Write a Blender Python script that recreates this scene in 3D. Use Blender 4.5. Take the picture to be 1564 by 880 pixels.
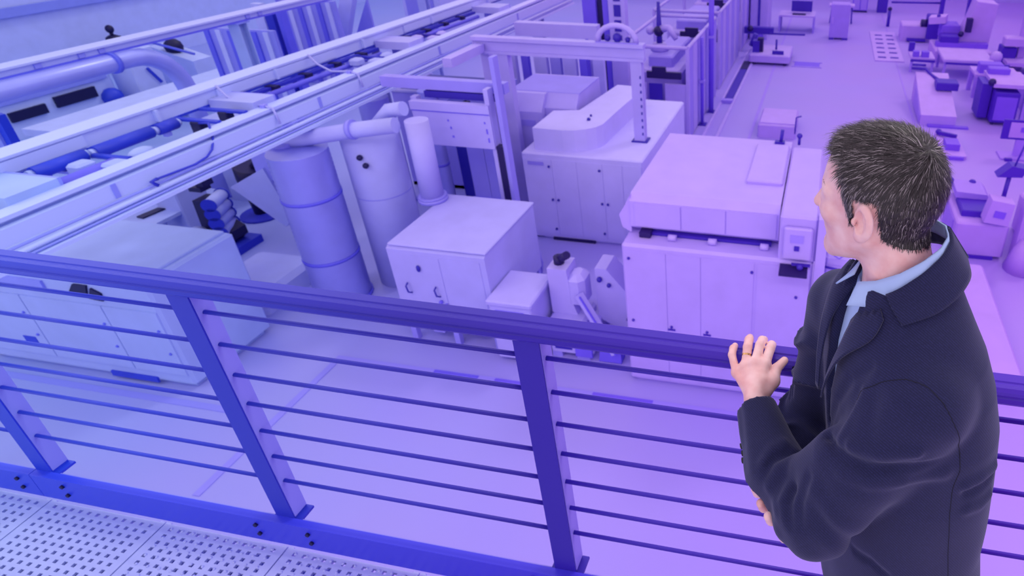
import bpy, bmesh, math, random
import numpy as np
from mathutils import Vector, Matrix

for o in list(bpy.data.objects):
    bpy.data.objects.remove(o, do_unlink=True)
scene = bpy.context.scene
COL = scene.collection

# ------------------------------------------------------------------ camera
EYE = Vector((0.0, 0.0, 7.4))
YAW, PITCH, ROLL = 0.1778, 0.4922, -0.0062
fw = Vector((-math.sin(YAW) * math.cos(PITCH), math.cos(YAW) * math.cos(PITCH), -math.sin(PITCH)))
rt = Vector((math.cos(YAW), math.sin(YAW), 0.0))
dn = fw.cross(rt)
rt2 = rt * math.cos(ROLL) + dn * math.sin(ROLL)
dn2 = -rt * math.sin(ROLL) + dn * math.cos(ROLL)
camd = bpy.data.cameras.new('camera')
cam = bpy.data.objects.new('camera', camd)
COL.objects.link(cam)
m = Matrix((rt2, -dn2, -fw)).transposed().to_4x4()
m.translation = EYE
cam.matrix_world = m
camd.sensor_fit = 'HORIZONTAL'
camd.sensor_width = 36.0
camd.lens = 36.0 * 948.45 / 1564.0
camd.shift_x = (782.0 - 1088.45) / 1564.0
camd.shift_y = -(440.0 - 318.18) / 1564.0
camd.clip_start = 0.05
camd.clip_end = 300
camd.dof.use_dof = True
camd.dof.focus_distance = 1.25
camd.dof.aperture_fstop = 5.6
scene.camera = cam

# ------------------------------------------------------------------ light
world = bpy.data.worlds.new('hall_daylight')
scene.world = world
world.use_nodes = True
bgn = world.node_tree.nodes['Background']
bgn.inputs['Color'].default_value = (0.94, 0.85, 1.0, 1)
bgn.inputs['Strength'].default_value = .95
sd = bpy.data.lights.new('roof_daylight', 'SUN')
sd.energy = .45
sd.color = (1.0, 0.94, 0.82)
sd.angle = math.radians(9)
sun = bpy.data.objects.new('roof_daylight', sd)
COL.objects.link(sun)
sun.rotation_euler = Vector((-0.42, -0.50, -0.78)).to_track_quat('-Z', 'Y').to_euler()
sun.location = (6, 6, 14)

# unseen fill light added under the gallery to brighten the machine fronts
ad = bpy.data.lights.new('gallery_fill', 'AREA')
ad.shape = 'RECTANGLE'
ad.size = 30.0
ad.size_y = 3.6
ad.energy = 220
ad.color = (1.0, 0.93, 0.86)
front_fill = bpy.data.objects.new('gallery_fill', ad)
COL.objects.link(front_fill)
front_fill.location = (-5.0, -.45, 2.5)
front_fill.rotation_euler = (math.radians(90), 0, 0)

# added overhead fill strip, tilted to lift the shaded cabinet fronts
ld = bpy.data.lights.new('overhead_fill', 'AREA')
ld.shape = 'RECTANGLE'
ld.size = 26.0
ld.size_y = .8
ld.energy = 400
ld.color = (1.0, 0.94, 0.80)
top_fill = bpy.data.objects.new('overhead_fill', ld)
COL.objects.link(top_fill)
top_fill.location = (-4.5, 2.0, 8.8)
top_fill.rotation_euler = (math.radians(60), 0, 0)

vs = scene.view_settings
vs.view_transform = 'Standard'
vs.look = 'None'
vs.gamma = 1.0
vs.use_curve_mapping = False
vs.exposure = 0.12

# ------------------------------------------------------------------ materials
def lin(c):
    c = c / 255.0
    return c / 12.92 if c <= 0.04045 else ((c + 0.055) / 1.055) ** 2.4
def srgb(r, g, b):
    return (lin(r), lin(g), lin(b), 1.0)
TONES = {   # paint tones of the plant, from its blue end to its violet end
    'w': ((145, 171, 231), (166, 153, 234), (185, 131, 239)),
    'f': ((137, 163, 230), (155, 144, 232), (176, 126, 239)),
    'l': ((124, 140, 232), (143, 130, 232), (166, 116, 238)),
    'm': ((84, 104, 228), (104, 84, 226), (130, 76, 232)),
    'd': ((38, 66, 212), (50, 34, 162), (78, 28, 190)),
    'p': ((166, 188, 244), (186, 176, 246), (206, 154, 248)),
    'b': ((44, 74, 232), (66, 60, 218), (96, 46, 222)),
    'k': ((14, 18, 70), (30, 16, 84), (44, 12, 112)),
    'g': ((146, 160, 242), (160, 152, 242), (178, 132, 246)),
}
ROUGH = {'f': .4, 'p': .55, 'b': .4, 'w': .55, 'l': .5, 'm': .5, 'd': .45, 'k': .5, 'g': .32}
def tone(kind, t):
    a, b, c = TONES[kind]
    t = max(0.0, min(1.0, t))
    if t < .5: p, q, s = a, b, t * 2
    else: p, q, s = b, c, t * 2 - 1
    return srgb(*[p[i] + (q[i] - p[i]) * s for i in range(3)])
def bsdf(name):
    mt = bpy.data.materials.new(name)
    mt.use_nodes = True
    return mt, mt.node_tree, mt.node_tree.nodes['Principled BSDF']
_mats = {}
def paint(kind, t):
    t = round(t * 20) / 20
    key = (kind, t)
    if key in _mats: return _mats[key]
    mt, nt, b = bsdf('paint_%s_%02d' % (kind, int(t * 100)))
    c = tone(kind, t)
    nz = nt.nodes.new('ShaderNodeTexNoise')
    nz.inputs['Scale'].default_value = 2.3
    nz.inputs['Detail'].default_value = 3
    cr = nt.nodes.new('ShaderNodeValToRGB')
    cr.color_ramp.elements[0].position = .3
    cr.color_ramp.elements[1].position = .7
    cr.color_ramp.elements[0].color = tuple(v * .95 for v in c[:3]) + (1,)
    cr.color_ramp.elements[1].color = tuple(min(1, v * 1.03) for v in c[:3]) + (1,)
    geo = nt.nodes.new('ShaderNodeNewGeometry')
    nt.links.new(geo.outputs['Position'], nz.inputs['Vector'])
    nt.links.new(nz.outputs['Fac'], cr.inputs['Fac'])
    nt.links.new(cr.outputs['Color'], b.inputs['Base Color'])
    b.inputs['Roughness'].default_value = ROUGH[kind]
    b.inputs['Metallic'].default_value = .25 if kind == 'g' else 0.0
    b.inputs['Specular IOR Level'].default_value = .3
    _mats[key] = mt
    return mt
def fade(kind, axis, v0, v1, t0, t1, rough=None, metal=0.0, extra=None):
    """Long runs of steel and floor whose coating drifts from blue to violet along their length."""
    key = ('fade', kind, axis, v0, v1, t0, t1, rough, metal)
    if key in _mats: return _mats[key]
    mt, nt, b = bsdf('coating_%s_%s' % (kind, axis))
    geo = nt.nodes.new('ShaderNodeNewGeometry')
    sx = nt.nodes.new('ShaderNodeSeparateXYZ')
    mr = nt.nodes.new('ShaderNodeMapRange')
    mr.inputs['From Min'].default_value = v0
    mr.inputs['From Max'].default_value = v1
    cr = nt.nodes.new('ShaderNodeValToRGB')
    cr.color_ramp.elements[0].color = tone(kind, t0)
    cr.color_ramp.elements[1].color = tone(kind, t1)
    e = cr.color_ramp.elements.new(.5)
    e.color = tone(kind, (t0 + t1) / 2)
    nt.links.new(geo.outputs['Position'], sx.inputs[0])
    nt.links.new(sx.outputs[axis], mr.inputs['Value'])
    nt.links.new(mr.outputs[0], cr.inputs['Fac'])
    nt.links.new(cr.outputs['Color'], b.inputs['Base Color'])
    b.inputs['Roughness'].default_value = ROUGH[kind] if rough is None else rough
    b.inputs['Metallic'].default_value = metal
    b.inputs['Specular IOR Level'].default_value = .3
    _mats[key] = mt
    return mt

# ------------------------------------------------------------------ mesh helpers
class MB:
    """Collects shapes in world coordinates and links them as ONE mesh object."""
    def __init__(s):
        s.v = []; s.f = []; s.sm = []
    def add(s, vs_, fs_, smooth=False):
        n = len(s.v)
        s.v += [tuple(p) for p in vs_]
        s.f += [tuple(i + n for i in f) for f in fs_]
        s.sm += [smooth] * len(fs_)
        return s
    def box(s, x0, x1, y0, y1, z0, z1):
        v = [(x, y, z) for z in (z0, z1) for y in (y0, y1) for x in (x0, x1)]
        return s.add(v, [(0, 2, 3, 1), (4, 5, 7, 6), (0, 1, 5, 4), (2, 6, 7, 3), (0, 4, 6, 2), (1, 3, 7, 5)])
    def cbox(s, x0, x1, y0, y1, z0, z1, c=.03):
        """box with chamfered top edges and vertical corners"""
        def ring(x0, x1, y0, y1, z, c):
            return [(x0 + c, y0, z), (x1 - c, y0, z), (x1, y0 + c, z), (x1, y1 - c, z), (x1 - c, y1, z), (x0 + c, y1, z), (x0, y1 - c, z), (x0, y0 + c, z)]
        r = ring(x0, x1, y0, y1, z0, c) + ring(x0, x1, y0, y1, z1 - c, c) + ring(x0 + c, x1 - c, y0 + c, y1 - c, z1, c * .6)
        f = []
        for k in (0, 8):
            for i in range(8):
                j = (i + 1) % 8
                f.append((k + i, k + j, k + 8 + j, k + 8 + i))
        f.append(tuple(range(16, 24))); f.append(tuple(reversed(range(8))))
        return s.add(r, f)
    def prism(s, poly, axis, a, b):
        """polygon extruded along an axis: poly in the two other axes, in order"""
        def P(p, k):
            if axis == 'x': return (k, p[0], p[1])
            if axis == 'y': return (p[0], k, p[1])
            return (p[0], p[1], k)
        n = len(poly)
        v = [P(p, a) for p in poly] + [P(p, b) for p in poly]
        f = [(i, (i + 1) % n, n + (i + 1) % n, n + i) for i in range(n)]
        f += [tuple(reversed(range(n))), tuple(range(n, 2 * n))]
        return s.add(v, f)
    def tube(s, pts, r, n=10, caps=True, smooth=True):
        pts = [Vector(p) for p in pts]
        rs = r if isinstance(r, (list, tuple)) else [r] * len(pts)
        v = []; f = []
        up = Vector((0, 0, 1))
        prev = None
        for i, p in enumerate(pts):
            d = (pts[min(i + 1, len(pts) - 1)] - pts[max(i - 1, 0)]).normalized()
            if prev is None:
                ref = up if abs(d.z) < .9 else Vector((1, 0, 0))
                a = d.cross(ref).normalized()
            else:
                a = (prev - d * prev.dot(d))
                a = a.normalized() if a.length > 1e-6 else d.orthogonal().normalized()
            prev = a
            b = d.cross(a)
            for k in range(n):
                w = 2 * math.pi * k / n
                v.append(p + (a * math.cos(w) + b * math.sin(w)) * rs[i])
        for i in range(len(pts) - 1):
            for k in range(n):
                j = (k + 1) % n
                f.append((i * n + k, i * n + j, (i + 1) * n + j, (i + 1) * n + k))
        s.add(v, f, smooth)
        if caps:
            m_ = len(s.v) - len(v)
            s.f += [tuple(m_ + k for k in reversed(range(n))), tuple(m_ + (len(pts) - 1) * n + k for k in range(n))]
            s.sm += [False, False]
        return s
    def bar(s, p, q, w, h):
        """rectangular bar between two points"""
        p = Vector(p); q = Vector(q); d = (q - p).normalized()
        up = Vector((0, 0, 1)) if abs(d.z) < .95 else Vector((0, 1, 0))
        a = d.cross(up).normalized() * w / 2; b = a.normalized().cross(d) * h / 2
        v = [p - a - b, p + a - b, p + a + b, p - a + b, q - a - b, q + a - b, q + a + b, q - a + b]
        return s.add(v, [(3, 2, 1, 0), (4, 5, 6, 7), (0, 1, 5, 4), (1, 2, 6, 5), (2, 3, 7, 6), (3, 0, 4, 7)])
    def ball(s, c, r, n=10, m_=6, sc=(1, 1, 1)):
        v = [(c[0], c[1], c[2] + r * sc[2])]
        for i in range(1, m_):
            th = math.pi * i / m_
            for k in range(n):
                ph = 2 * math.pi * k / n
                v.append((c[0] + r * sc[0] * math.sin(th) * math.cos(ph), c[1] + r * sc[1] * math.sin(th) * math.sin(ph), c[2] + r * sc[2] * math.cos(th)))
        v.append((c[0], c[1], c[2] - r * sc[2]))
        f = [(0, 1 + k, 1 + (k + 1) % n) for k in range(n)]
        for i in range(m_ - 2):
            for k in range(n):
                j = (k + 1) % n
                f.append((1 + i * n + k, 1 + (i + 1) * n + k, 1 + (i + 1) * n + j, 1 + i * n + j))
        L = len(v) - 1
        f += [(L, 1 + (m_ - 2) * n + (k + 1) % n, 1 + (m_ - 2) * n + k) for k in range(n)]
        return s.add(v, f, True)
    def build(s, name, mat, parent=None, base=(0, 0, 0)):
        me = bpy.data.meshes.new(name)
        bx, by, bz = base
        me.from_pydata([(x - bx, y - by, z - bz) for x, y, z in s.v], [], s.f)
        me.polygons.foreach_set('use_smooth', s.sm)
        bm = bmesh.new(); bm.from_mesh(me)
        bmesh.ops.recalc_face_normals(bm, faces=bm.faces)
        bm.to_mesh(me); bm.free()
        me.materials.append(mat)
        o = bpy.data.objects.new(name, me)
        COL.objects.link(o)
        if parent is not None: o.parent = parent
        else: o.location = base
        return o

def tag(o, label=None, cat=None, group=None, kind=None):
    if label: o['label'] = label
    if cat: o['category'] = cat
    if group: o['group'] = group
    if kind: o['kind'] = kind
    return o
def empty(name, base):
    o = bpy.data.objects.new(name, None)
    o.empty_display_size = .1
    COL.objects.link(o); o.location = base
    return o
def apply_ops(mb, ops):
    for op in ops:
        k, a = op[0], op[1:]
        if k == 'b': mb.box(*a)
        elif k == 'B': mb.cbox(*a)
        elif k == 't': mb.tube(*a)
        elif k == 'r': mb.bar(*a)
        elif k == 'p': mb.prism(*a)
        elif k == 's': mb.ball(*a)
    return mb
EACH = {'splice_plate', 'stiffener', 'leg', 'knob', 'marking', 'foot', 'post', 'screw', 'valve', 'fitting', 'bolt', 'hole', 'clip', 'caster', 'wheel', 'bracket',
        'edge', 'border', 'top_strut', 'slot', 'handle', 'latch', 'gauge', 'tool', 'clamp', 'front_panel', 'end_cap', 'lug', 'scrap', 'bin_box', 'grip', 'rim', 'hose_bundle', 'saddle', 'lever'}
def pieces(name, ops):
    return [[o] for o in ops] if name in EACH else [ops]
def thing(name, label, cat, t, base, parts, group=None):
    """parts: (part name, tone kind, [ops], optional sub-parts); world coordinates"""
    r = empty(name, base)
    tag(r, label, cat, group)
    for p in parts:
        mt = p[1] if not isinstance(p[1], str) else paint(p[1], t)
        for ops in pieces(p[0], p[2]):
            o = apply_ops(MB(), ops).build(p[0], mt, r, base)
        for q in (p[3] if len(p) > 3 else ()):
            mq = q[1] if not isinstance(q[1], str) else paint(q[1], t)
            for ops in pieces(q[0], q[2]):
                apply_ops(MB(), ops).build(q[0], mq, o, base)
    return r
def struct(name, mb, mat, label=None):
    o = mb.build(name, mat)
    o['kind'] = 'structure'
    if label: o['label'] = label
    return o
# ================================================================== the hall
fl, nt, b = bsdf('hall_floor_coating')
geo = nt.nodes.new('ShaderNodeNewGeometry'); sx = nt.nodes.new('ShaderNodeSeparateXYZ')
nt.links.new(geo.outputs['Position'], sx.inputs[0])
mx = nt.nodes.new('ShaderNodeMath'); mx.operation = 'MULTIPLY_ADD'; mx.inputs[2].default_value = .77
kk = nt.nodes.new('ShaderNodeMapRange'); kk.inputs['From Min'].default_value = 5; kk.inputs['From Max'].default_value = 24; kk.inputs['To Min'].default_value = .054; kk.inputs['To Max'].default_value = .021
nt.links.new(sx.outputs['Y'], kk.inputs['Value']); nt.links.new(kk.outputs[0], mx.inputs[1])
nt.links.new(sx.outputs['X'], mx.inputs[0])
cr = nt.nodes.new('ShaderNodeValToRGB')
cr.color_ramp.elements[0].color = tone('f', 0); cr.color_ramp.elements[1].color = tone('f', 1)
e = cr.color_ramp.elements.new(.5); e.color = tone('f', .5)
nt.links.new(mx.outputs[0], cr.inputs['Fac'])
nz = nt.nodes.new('ShaderNodeTexNoise'); nz.inputs['Scale'].default_value = .5; nz.inputs['Detail'].default_value = 4
nt.links.new(geo.outputs['Position'], nz.inputs['Vector'])
mm = nt.nodes.new('ShaderNodeMix'); mm.data_type = 'RGBA'; mm.blend_type = 'MULTIPLY'; mm.inputs['Factor'].default_value = .12
nt.links.new(cr.outputs['Color'], mm.inputs['A']); nt.links.new(nz.outputs['Color'], mm.inputs['B'])
nt.links.new(mm.outputs['Result'], b.inputs['Base Color'])
b.inputs['Roughness'].default_value = .38
b.inputs['Specular IOR Level'].default_value = .25
struct('floor', MB().box(-30.2, 16.2, -6, 46.2, -.2, 0), fl)
struct('wall_left', MB().box(-30.2, -30, -6, 46, 0, 9), paint('p', .1))
struct('wall_back', MB().box(-30, 16, 46, 46.2, 0, 9), paint('w', .75))
struct('wall_right', MB().box(16, 16.2, -6, 46, 0, 9), paint('w', 1))
wg = struct('wall_front', MB().box(-30, 16, -.72, -.60, 0, .45).box(-30, 16, -.72, -.60, 4.5, 5.0), paint('w', .4))
for i in range(8):  # unseen frames, put in to go with the added fill light
    x0 = -20 + i * 3.75
    w_ = struct('window_%d' % (i + 1), MB().box(x0, x0 + .12, -.70, -.60, .45, 4.5).box(x0 + .12, x0 + 3.75, -.70, -.62, .45, .55).box(x0 + .12, x0 + 3.75, -.70, -.62, 4.4, 4.5), paint('w', .4))
struct('trim_1', MB().box(-29.95, -29.8, -6, 46, 2.62, 2.95), paint('l', .02), 'blue rail running along the far left wall')
# painted and recessed lines in the floor
struct('trim_2', MB().box(-7.85, 1.2, 6.90, 7.01, 0, .012), fade('l', 'X', -7.8, 1, .38, .8), 'dark joint line across the open floor')
struct('trim_3', MB().box(-7.85, -7.74, 4.2, 6.90, 0, .012), paint('l', .35), 'dark joint line running towards the gallery')
struct('trim_4', MB().box(-13.5, -8.6, 5.53, 5.64, 0, .012), fade('l', 'X', -13.5, -8.6, .0, .25), 'dark joint line in front of the long white machine')
struct('trim_5', MB().box(3.16, 3.22, 14, 45, 0, .01), paint('l', .9), 'thin line along the right edge of the aisle')
struct('trim_6', MB().box(-2.2, -2.1, 13, 45, 0, .01), paint('l', .8), 'thin line along the left edge of the aisle')
for i, (x0, x1) in enumerate(((-6.0, -5.2), (-4.9, -4.3), (-3.2, -2.2))):
    struct('trim_%d' % (7 + i), MB().box(x0, x1, 6.93, 6.99, .012, .02), paint('m', .45 + .1 * i), 'dark worn stretch of the floor joint')

# ------------------------------------------------------------------ gallery walkway
deck = empty('walkway_deck', (-2.0, .6, 5.1))
tag(deck, 'perforated metal walkway deck of wide planks below the railing', 'walkway')
PW, Y0, Y1 = .55, -.60, 1.163
pl = MB()
n_r, n_c = 66, 12
ph = (Y1 - Y0 - .02) / n_r
pitch_x = (PW - .05) / n_c
zt, zb = 5.14, 5.128
pl.box(.003, .025, Y0, Y1, zb - .03, zt)
pl.box(PW - .025, PW - .003, Y0, Y1, zb - .03, zt)
for r in range(n_r + 1):
    yy = Y0 + .002 + r * ph
    pl.box(.025, PW - .025, yy, yy + ph * .5, zb, zt)
for r in range(n_r):
    yy = Y0 + .002 + r * ph + ph * .5
    for c in range(n_c + 1):
        xx = .025 + c * pitch_x - pitch_x * .31
        pl.box(max(xx, .025), min(xx + pitch_x * .62, PW - .025), yy, yy + ph * .5, zb, zt)
dm = fade('p', 'X', -3.2, .8, .0, .8, rough=.35, metal=.1)
first = None
for k in range(12):
    x0 = -4.04 + k * PW
    if first is None:
        first = pl.build('deck_plank', dm, deck)
        first.location = (x0 + 2.0, -.6, -5.1)
    else:
        c = first.copy(); COL.objects.link(c); c.parent = deck
        c.location = (x0 + 2.0, -.6, -5.1)
MB().box(-4.04, 2.56, Y0, Y1, 5.03, 5.06).build('tray', fade('d', 'X', -3.2, .8, .0, .8), deck, (-2.0, .6, 5.1))  # dark sheet added under the planks so the slots look dark
MB().box(-4.04, 2.56, 1.10, 1.163, 4.86, 5.03).build('edge_beam', fade('d', 'X', -3.2, .8, .0, .8), deck, (-2.0, .6, 5.1))
# tread studs on the right-hand planks
st = MB()
for k in range(3, 12):
    for r in range(8):
        for c in range(10):
            x = -4.04 + k * PW + .05 + c * .05; y = 1.14 - r * .035
            st.ball((x, y, 5.14), .006, 6, 4)
tag(st.build('tread_studs', dm, deck, (-2.0, .6, 5.1)), kind='stuff')

# ------------------------------------------------------------------ railing
rail = empty('guard_railing', (-1.0, 1.2, 5.1))
tag(rail, 'dark blue to violet guard railing with posts and thin horizontal rods', 'railing')
RB = (-1.0, 1.2, 5.1)
XL, XR = -4.05, 2.5
prof = [(1.166, 6.318), (1.172, 6.309), (1.184, 6.305), (1.214, 6.305), (1.228, 6.309), (1.236, 6.318), (1.238, 6.334), (1.234, 6.350), (1.224, 6.358),
        (1.196, 6.360), (1.193, 6.357), (1.188, 6.357), (1.185, 6.359), (1.176, 6.356), (1.169, 6.348), (1.166, 6.342), (1.169, 6.339), (1.169, 6.335), (1.165, 6.332)]
MB().prism(prof, 'x', XL, XR).build('handrail', fade('d', 'X', -2.6, .7, .0, 1, rough=.28), rail, RB)
dk = fade('d', 'X', -2.6, .7, .0, .95, rough=.4)
lt = fade('l', 'X', -2.6, .7, .05, .9, rough=.4)
for k in range(-2, 4):
    xr = -.6825 - 1.1 * k
    pb = MB().box(xr - .075, xr, 1.185, 1.245, 5.28, 6.306)
    p = pb.build('post', dk, rail, RB)
    MB().box(xr - .09, xr + .025, 1.185, 1.25, 5.272, 5.282).build('foot_plate', dk, p, RB)
    MB().box(xr, xr + .0025, 1.190, 1.245, 5.293, 6.306).build('lit_side', lt, p, RB)  # paler skin paints the light falling on the post's right face
    for dx in (-.15, .07):
        for dz, dy in ((.0, 0), (-.05, 0)):
            MB().tube([(xr + dx, 1.158, 5.255 + dz), (xr + dx, 1.150, 5.255 + dz)], .008, 8).build('bolt', paint('k', .2), rail, RB)
    for i in range(7):
        z = 6.2256 - .1261 * i
        xa = xr + .0025; xb = min(xr + 1.1 - .075, XR)
        MB().tube([(xa, 1.21, z), (xb, 1.21, z)], .0068, 8).build('rod', dk, rail, RB)
for a, c in ((-4.05, -2.96), (-2.957, -.60), (-.597, XR)):
    MB().prism([(1.158, 5.160), (1.168, 5.160), (1.168, 5.278), (1.185, 5.278), (1.185, 5.29), (1.158, 5.29)], 'x', a, c).build('toe_board', fade('b', 'X', -3.0, .7, .05, .9, rough=.35), rail, RB)
    MB().box(a, c, 1.168, 1.195, 5.262, 5.278).build('toe_flange', lt, rail, RB)

# ------------------------------------------------------------------ large machining line (centre right)
def knobs(pts, r=.028):
    return [('s', (x, y, z), r, 8, 5) for x, y, z in pts]
YF = 7.39
parts = [('cabinet', 'w', [('B', -2.69, .10, YF, 10.6, .08, 2.65, .04), ('b', -2.6, .0, YF + .06, 10.5, 0, .08)])]
xs = [-2.66, -2.02, -1.50, -.72, -.68, .07]
kz = {0: [(-2.58, 2.42), (-2.57, 1.28)], 1: [(-1.96, 1.23)], 2: [(-1.40, 1.21), (-.77, 1.21), (-.75, 2.40)], 4: [(-.10, 2.05)]}
for i in (0, 1, 2, 4):
    kn = [('knob', 'd', knobs([(x, YF - .02, z) for x, z in kz[i]], .024))]
    if i == 1: kn.append(('latch_plate', 'd', [('b', -2.02, -1.90, YF - .02, YF - .008, 1.16, 1.19)]))
    if i == 2: kn.append(('latch_plate', 'd', [('b', -1.46, -1.34, YF - .02, YF - .008, 1.14, 1.17)]))
    parts.append(('door', 'w', [('b', xs[i] + .004, xs[i + 1] - .004, YF - .010, YF, .12, 2.55)], kn))
parts += [
    ('upper_housing', 'w', [('p', [(7.86, 2.65), (7.70, 2.78), (7.70, 3.20), (7.80, 3.30), (10.2, 3.30), (10.2, 2.65)], 'x', -2.62, -.42)]),
    ('left_cowl', 'w', [('p', [(-2.62, 2.66), (-2.76, 2.74), (-2.80, 2.95), (-2.72, 3.08), (-2.62, 3.28)], 'y', 7.72, 10.15)]),
    ('slot', 'd', [('b', -2.45, -.52, 7.70, 7.88, 2.655, 2.70)]),
    ('track_block', 'k', [('b', -2.47, -2.30, 7.60, 7.75, 2.66, 2.74)]),
    ('right_tower', 'w', [('B', -.40, .12, 7.42, 9.9, 2.65, 3.34, .03)]),
    ('corner_column', 'w', [('b', .12, .26, 7.36, 7.56, 0, 3.36)]),
    ('side_cabinet', 'w', [('B', .26, .75, 7.5, 9.6, 0, 2.72, .03)]),
    ('top_hatch', 'w', [('B', -1.0, -.45, 8.4, 9.9, 3.30, 3.36, .02)]),
]
for i, x in enumerate((-1.98, -1.38, -.62)):
    parts.append(('roller', 'w', [('t', [(x - .05, 7.62, 2.69), (x + .07, 7.62, 2.69)], .05, 12)]))
for i, (x0, x1) in enumerate(((-2.55, -1.86), (-1.84, -1.20), (-1.18, -.46))):
    parts.append(('panel', 'w', [('b', x0, x1, 7.685, 7.70, 2.80, 3.18)]))
parts += [
    ('control_box', 'w', [('B', -.33, .06, 7.34, 7.42, 2.72, 3.20, .02)], [('screen', 'l', [('b', -.24, -.06, 7.33, 7.342, 2.98, 3.10)]), ('button', 'd', [('b', -.18, -.11, 7.32, 7.342, 2.86, 2.93)])]),
    ('keyboard_tray', 'k', [('b', -.36, .03, 7.12, 7.38, 2.56, 2.60)], [('mouse', 'd', [('s', (-.08, 7.28, 2.63), .05, 8, 5), ('b', -.2, .06, 7.3, 7.34, 2.63, 2.66)])]),
    ('hook_bar', 'd', [('t', [(.26, 7.44, 2.58), (.52, 7.40, 2.57), (.55, 7.40, 2.50)], .018, 6)]),
    ('cable', 'm', [('t', [(.34, 7.49, 3.0), (.35, 7.47, 2.7 + .2), (.38, 7.46, 2.76), (.45, 7.46, 2.72), (.52, 7.46, 2.80), (.54, 7.48, 2.95)], .009, 6)]),
    ('lamp_post', 'd', [('t', [(-.62, 10.1, 3.3), (-.60, 10.1, 3.55)], .03, 8), ('b', -.72, -.55, 10.05, 10.15, 3.30, 3.34)]),
    ('valve', 'd', [('t', [(-.30, 10.0, 3.34), (-.30, 10.0, 3.48)], .025, 8), ('s', (-.30, 10.0, 3.5), .05, 8, 5)]),
]
thing('machining_center', 'largest white machine block with closed doors and an upper housing beside the man', 'machine', .68, (-1.3, 9.0, 0), parts)

# ------------------------------------------------------------------ cabinet block with rounded covers
YC = 11.42
parts = [('body', 'p', [('B', -6.26, -3.55, YC, 15.4, .06, 2.13, .03), ('b', -6.0, -3.6, YC + .05, 15.2, 0, .06)])]
xs = [-6.24, -5.58, -5.02, -4.44, -4.0, -3.58]
for i in range(5):
    z1, z0 = 2.0, .14
    k1 = [(xs[i + 1] - .06, YC - .04, z) for z in (1.85, 1.05, .3)] if i in (0, 2) else [(xs[i] + .07, YC - .04, 1.05)]
    parts.append(('door', 'p', [('b', xs[i] + .005, xs[i + 1] - .005, YC - .010, YC, z0, z1)], [('knob', 'd', knobs(k1, .03))]))
parts.append(('nameplate', 'l', [('b', -6.12, -5.76, YC - .03, YC - .022, 1.86, 1.94)]))
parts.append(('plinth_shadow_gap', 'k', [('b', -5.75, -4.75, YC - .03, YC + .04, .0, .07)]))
arc = [(-6.02, 11.62), (-5.35, 11.60)] + [(-5.35 + .75 * math.sin(a), 12.25 - .65 * math.cos(a)) for a in (0.35, .7, 1.05, 1.4)] + [(-4.58, 12.9), (-4.45, 14.9), (-5.2, 14.95), (-5.45, 12.9), (-6.02, 12.75)]
parts.append(('rounded_cover', 'p', [('p', arc, 'z', 2.13, 2.62)], [('latch', 'd', [('s', (-5.0, 12.3, 2.64), .045, 8, 5), ('s', (-5.04, 12.55, 2.64), .03, 8, 5)])]))
thing('control_cabinet_row', 'white cabinet row with dark door knobs and rounded covers on top', 'cabinet', .56, (-4.9, 13.2, 0), parts)
thing('machine_housing', 'plain white box housing with slanted front behind the rounded covers', 'machine', .53, (-6.2, 13.6, 0),
      [('body', 'w', [('p', [(12.75, 0), (12.75, 2.55), (13.05, 2.9), (14.6, 2.9), (14.6, 0)], 'x', -7.25, -6.32), ('p', [(12.95, 2.14), (12.95, 2.6), (13.2, 2.9), (14.6, 2.9), (14.6, 2.14)], 'x', -6.32, -5.55)]),
       ('lid_seam', 'l', [('b', -7.26, -5.54, 13.2, 14.5, 2.896, 2.91)]),
       ('vent', 'l', [('b', -6.9, -6.5, 12.735, 12.75, 2.2, 2.35)])])

# ------------------------------------------------------------------ gantry over the cabinets
YG = 12.44
parts = [('beam', 'w', [('b', -7.6, -3.72, YG - .02, YG + .2, 4.22, 4.30), ('b', -7.6, -3.72, YG + .05, YG + .13, 4.0, 4.22), ('b', -7.6, -3.72, YG - .02, YG + .2, 3.94, 4.0)]),
         ('column', 'w', [('b', -4.02, -3.78, YG, YG + .2, 2.15, 3.94)], [('base_plate', 'd', [('b', -4.08, -3.72, YG - .04, YG + .26, 2.13, 2.16)]), ('bolt', 'd', [('b', -3.83, -3.80, YG - .01, YG, 2.3 + .16 * i, 2.36 + .16 * i) for i in range(9)])]),
         ('column', 'w', [('b', -7.02, -6.80, YG, YG + .2, .0, 3.94)]),
         ('column', 'w', [('b', -7.60, -7.40, YG + .3, YG + .5, .0, 3.94)]),
         ('cross_arm', 'w', [('b', -7.5, -7.3, YG - 1.3, YG, 3.98, 4.16)])]
thing('gantry_frame', 'white portal gantry of beam and columns spanning above the cabinet row', 'gantry', .55, (-5.7, YG, 0), parts)

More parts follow.
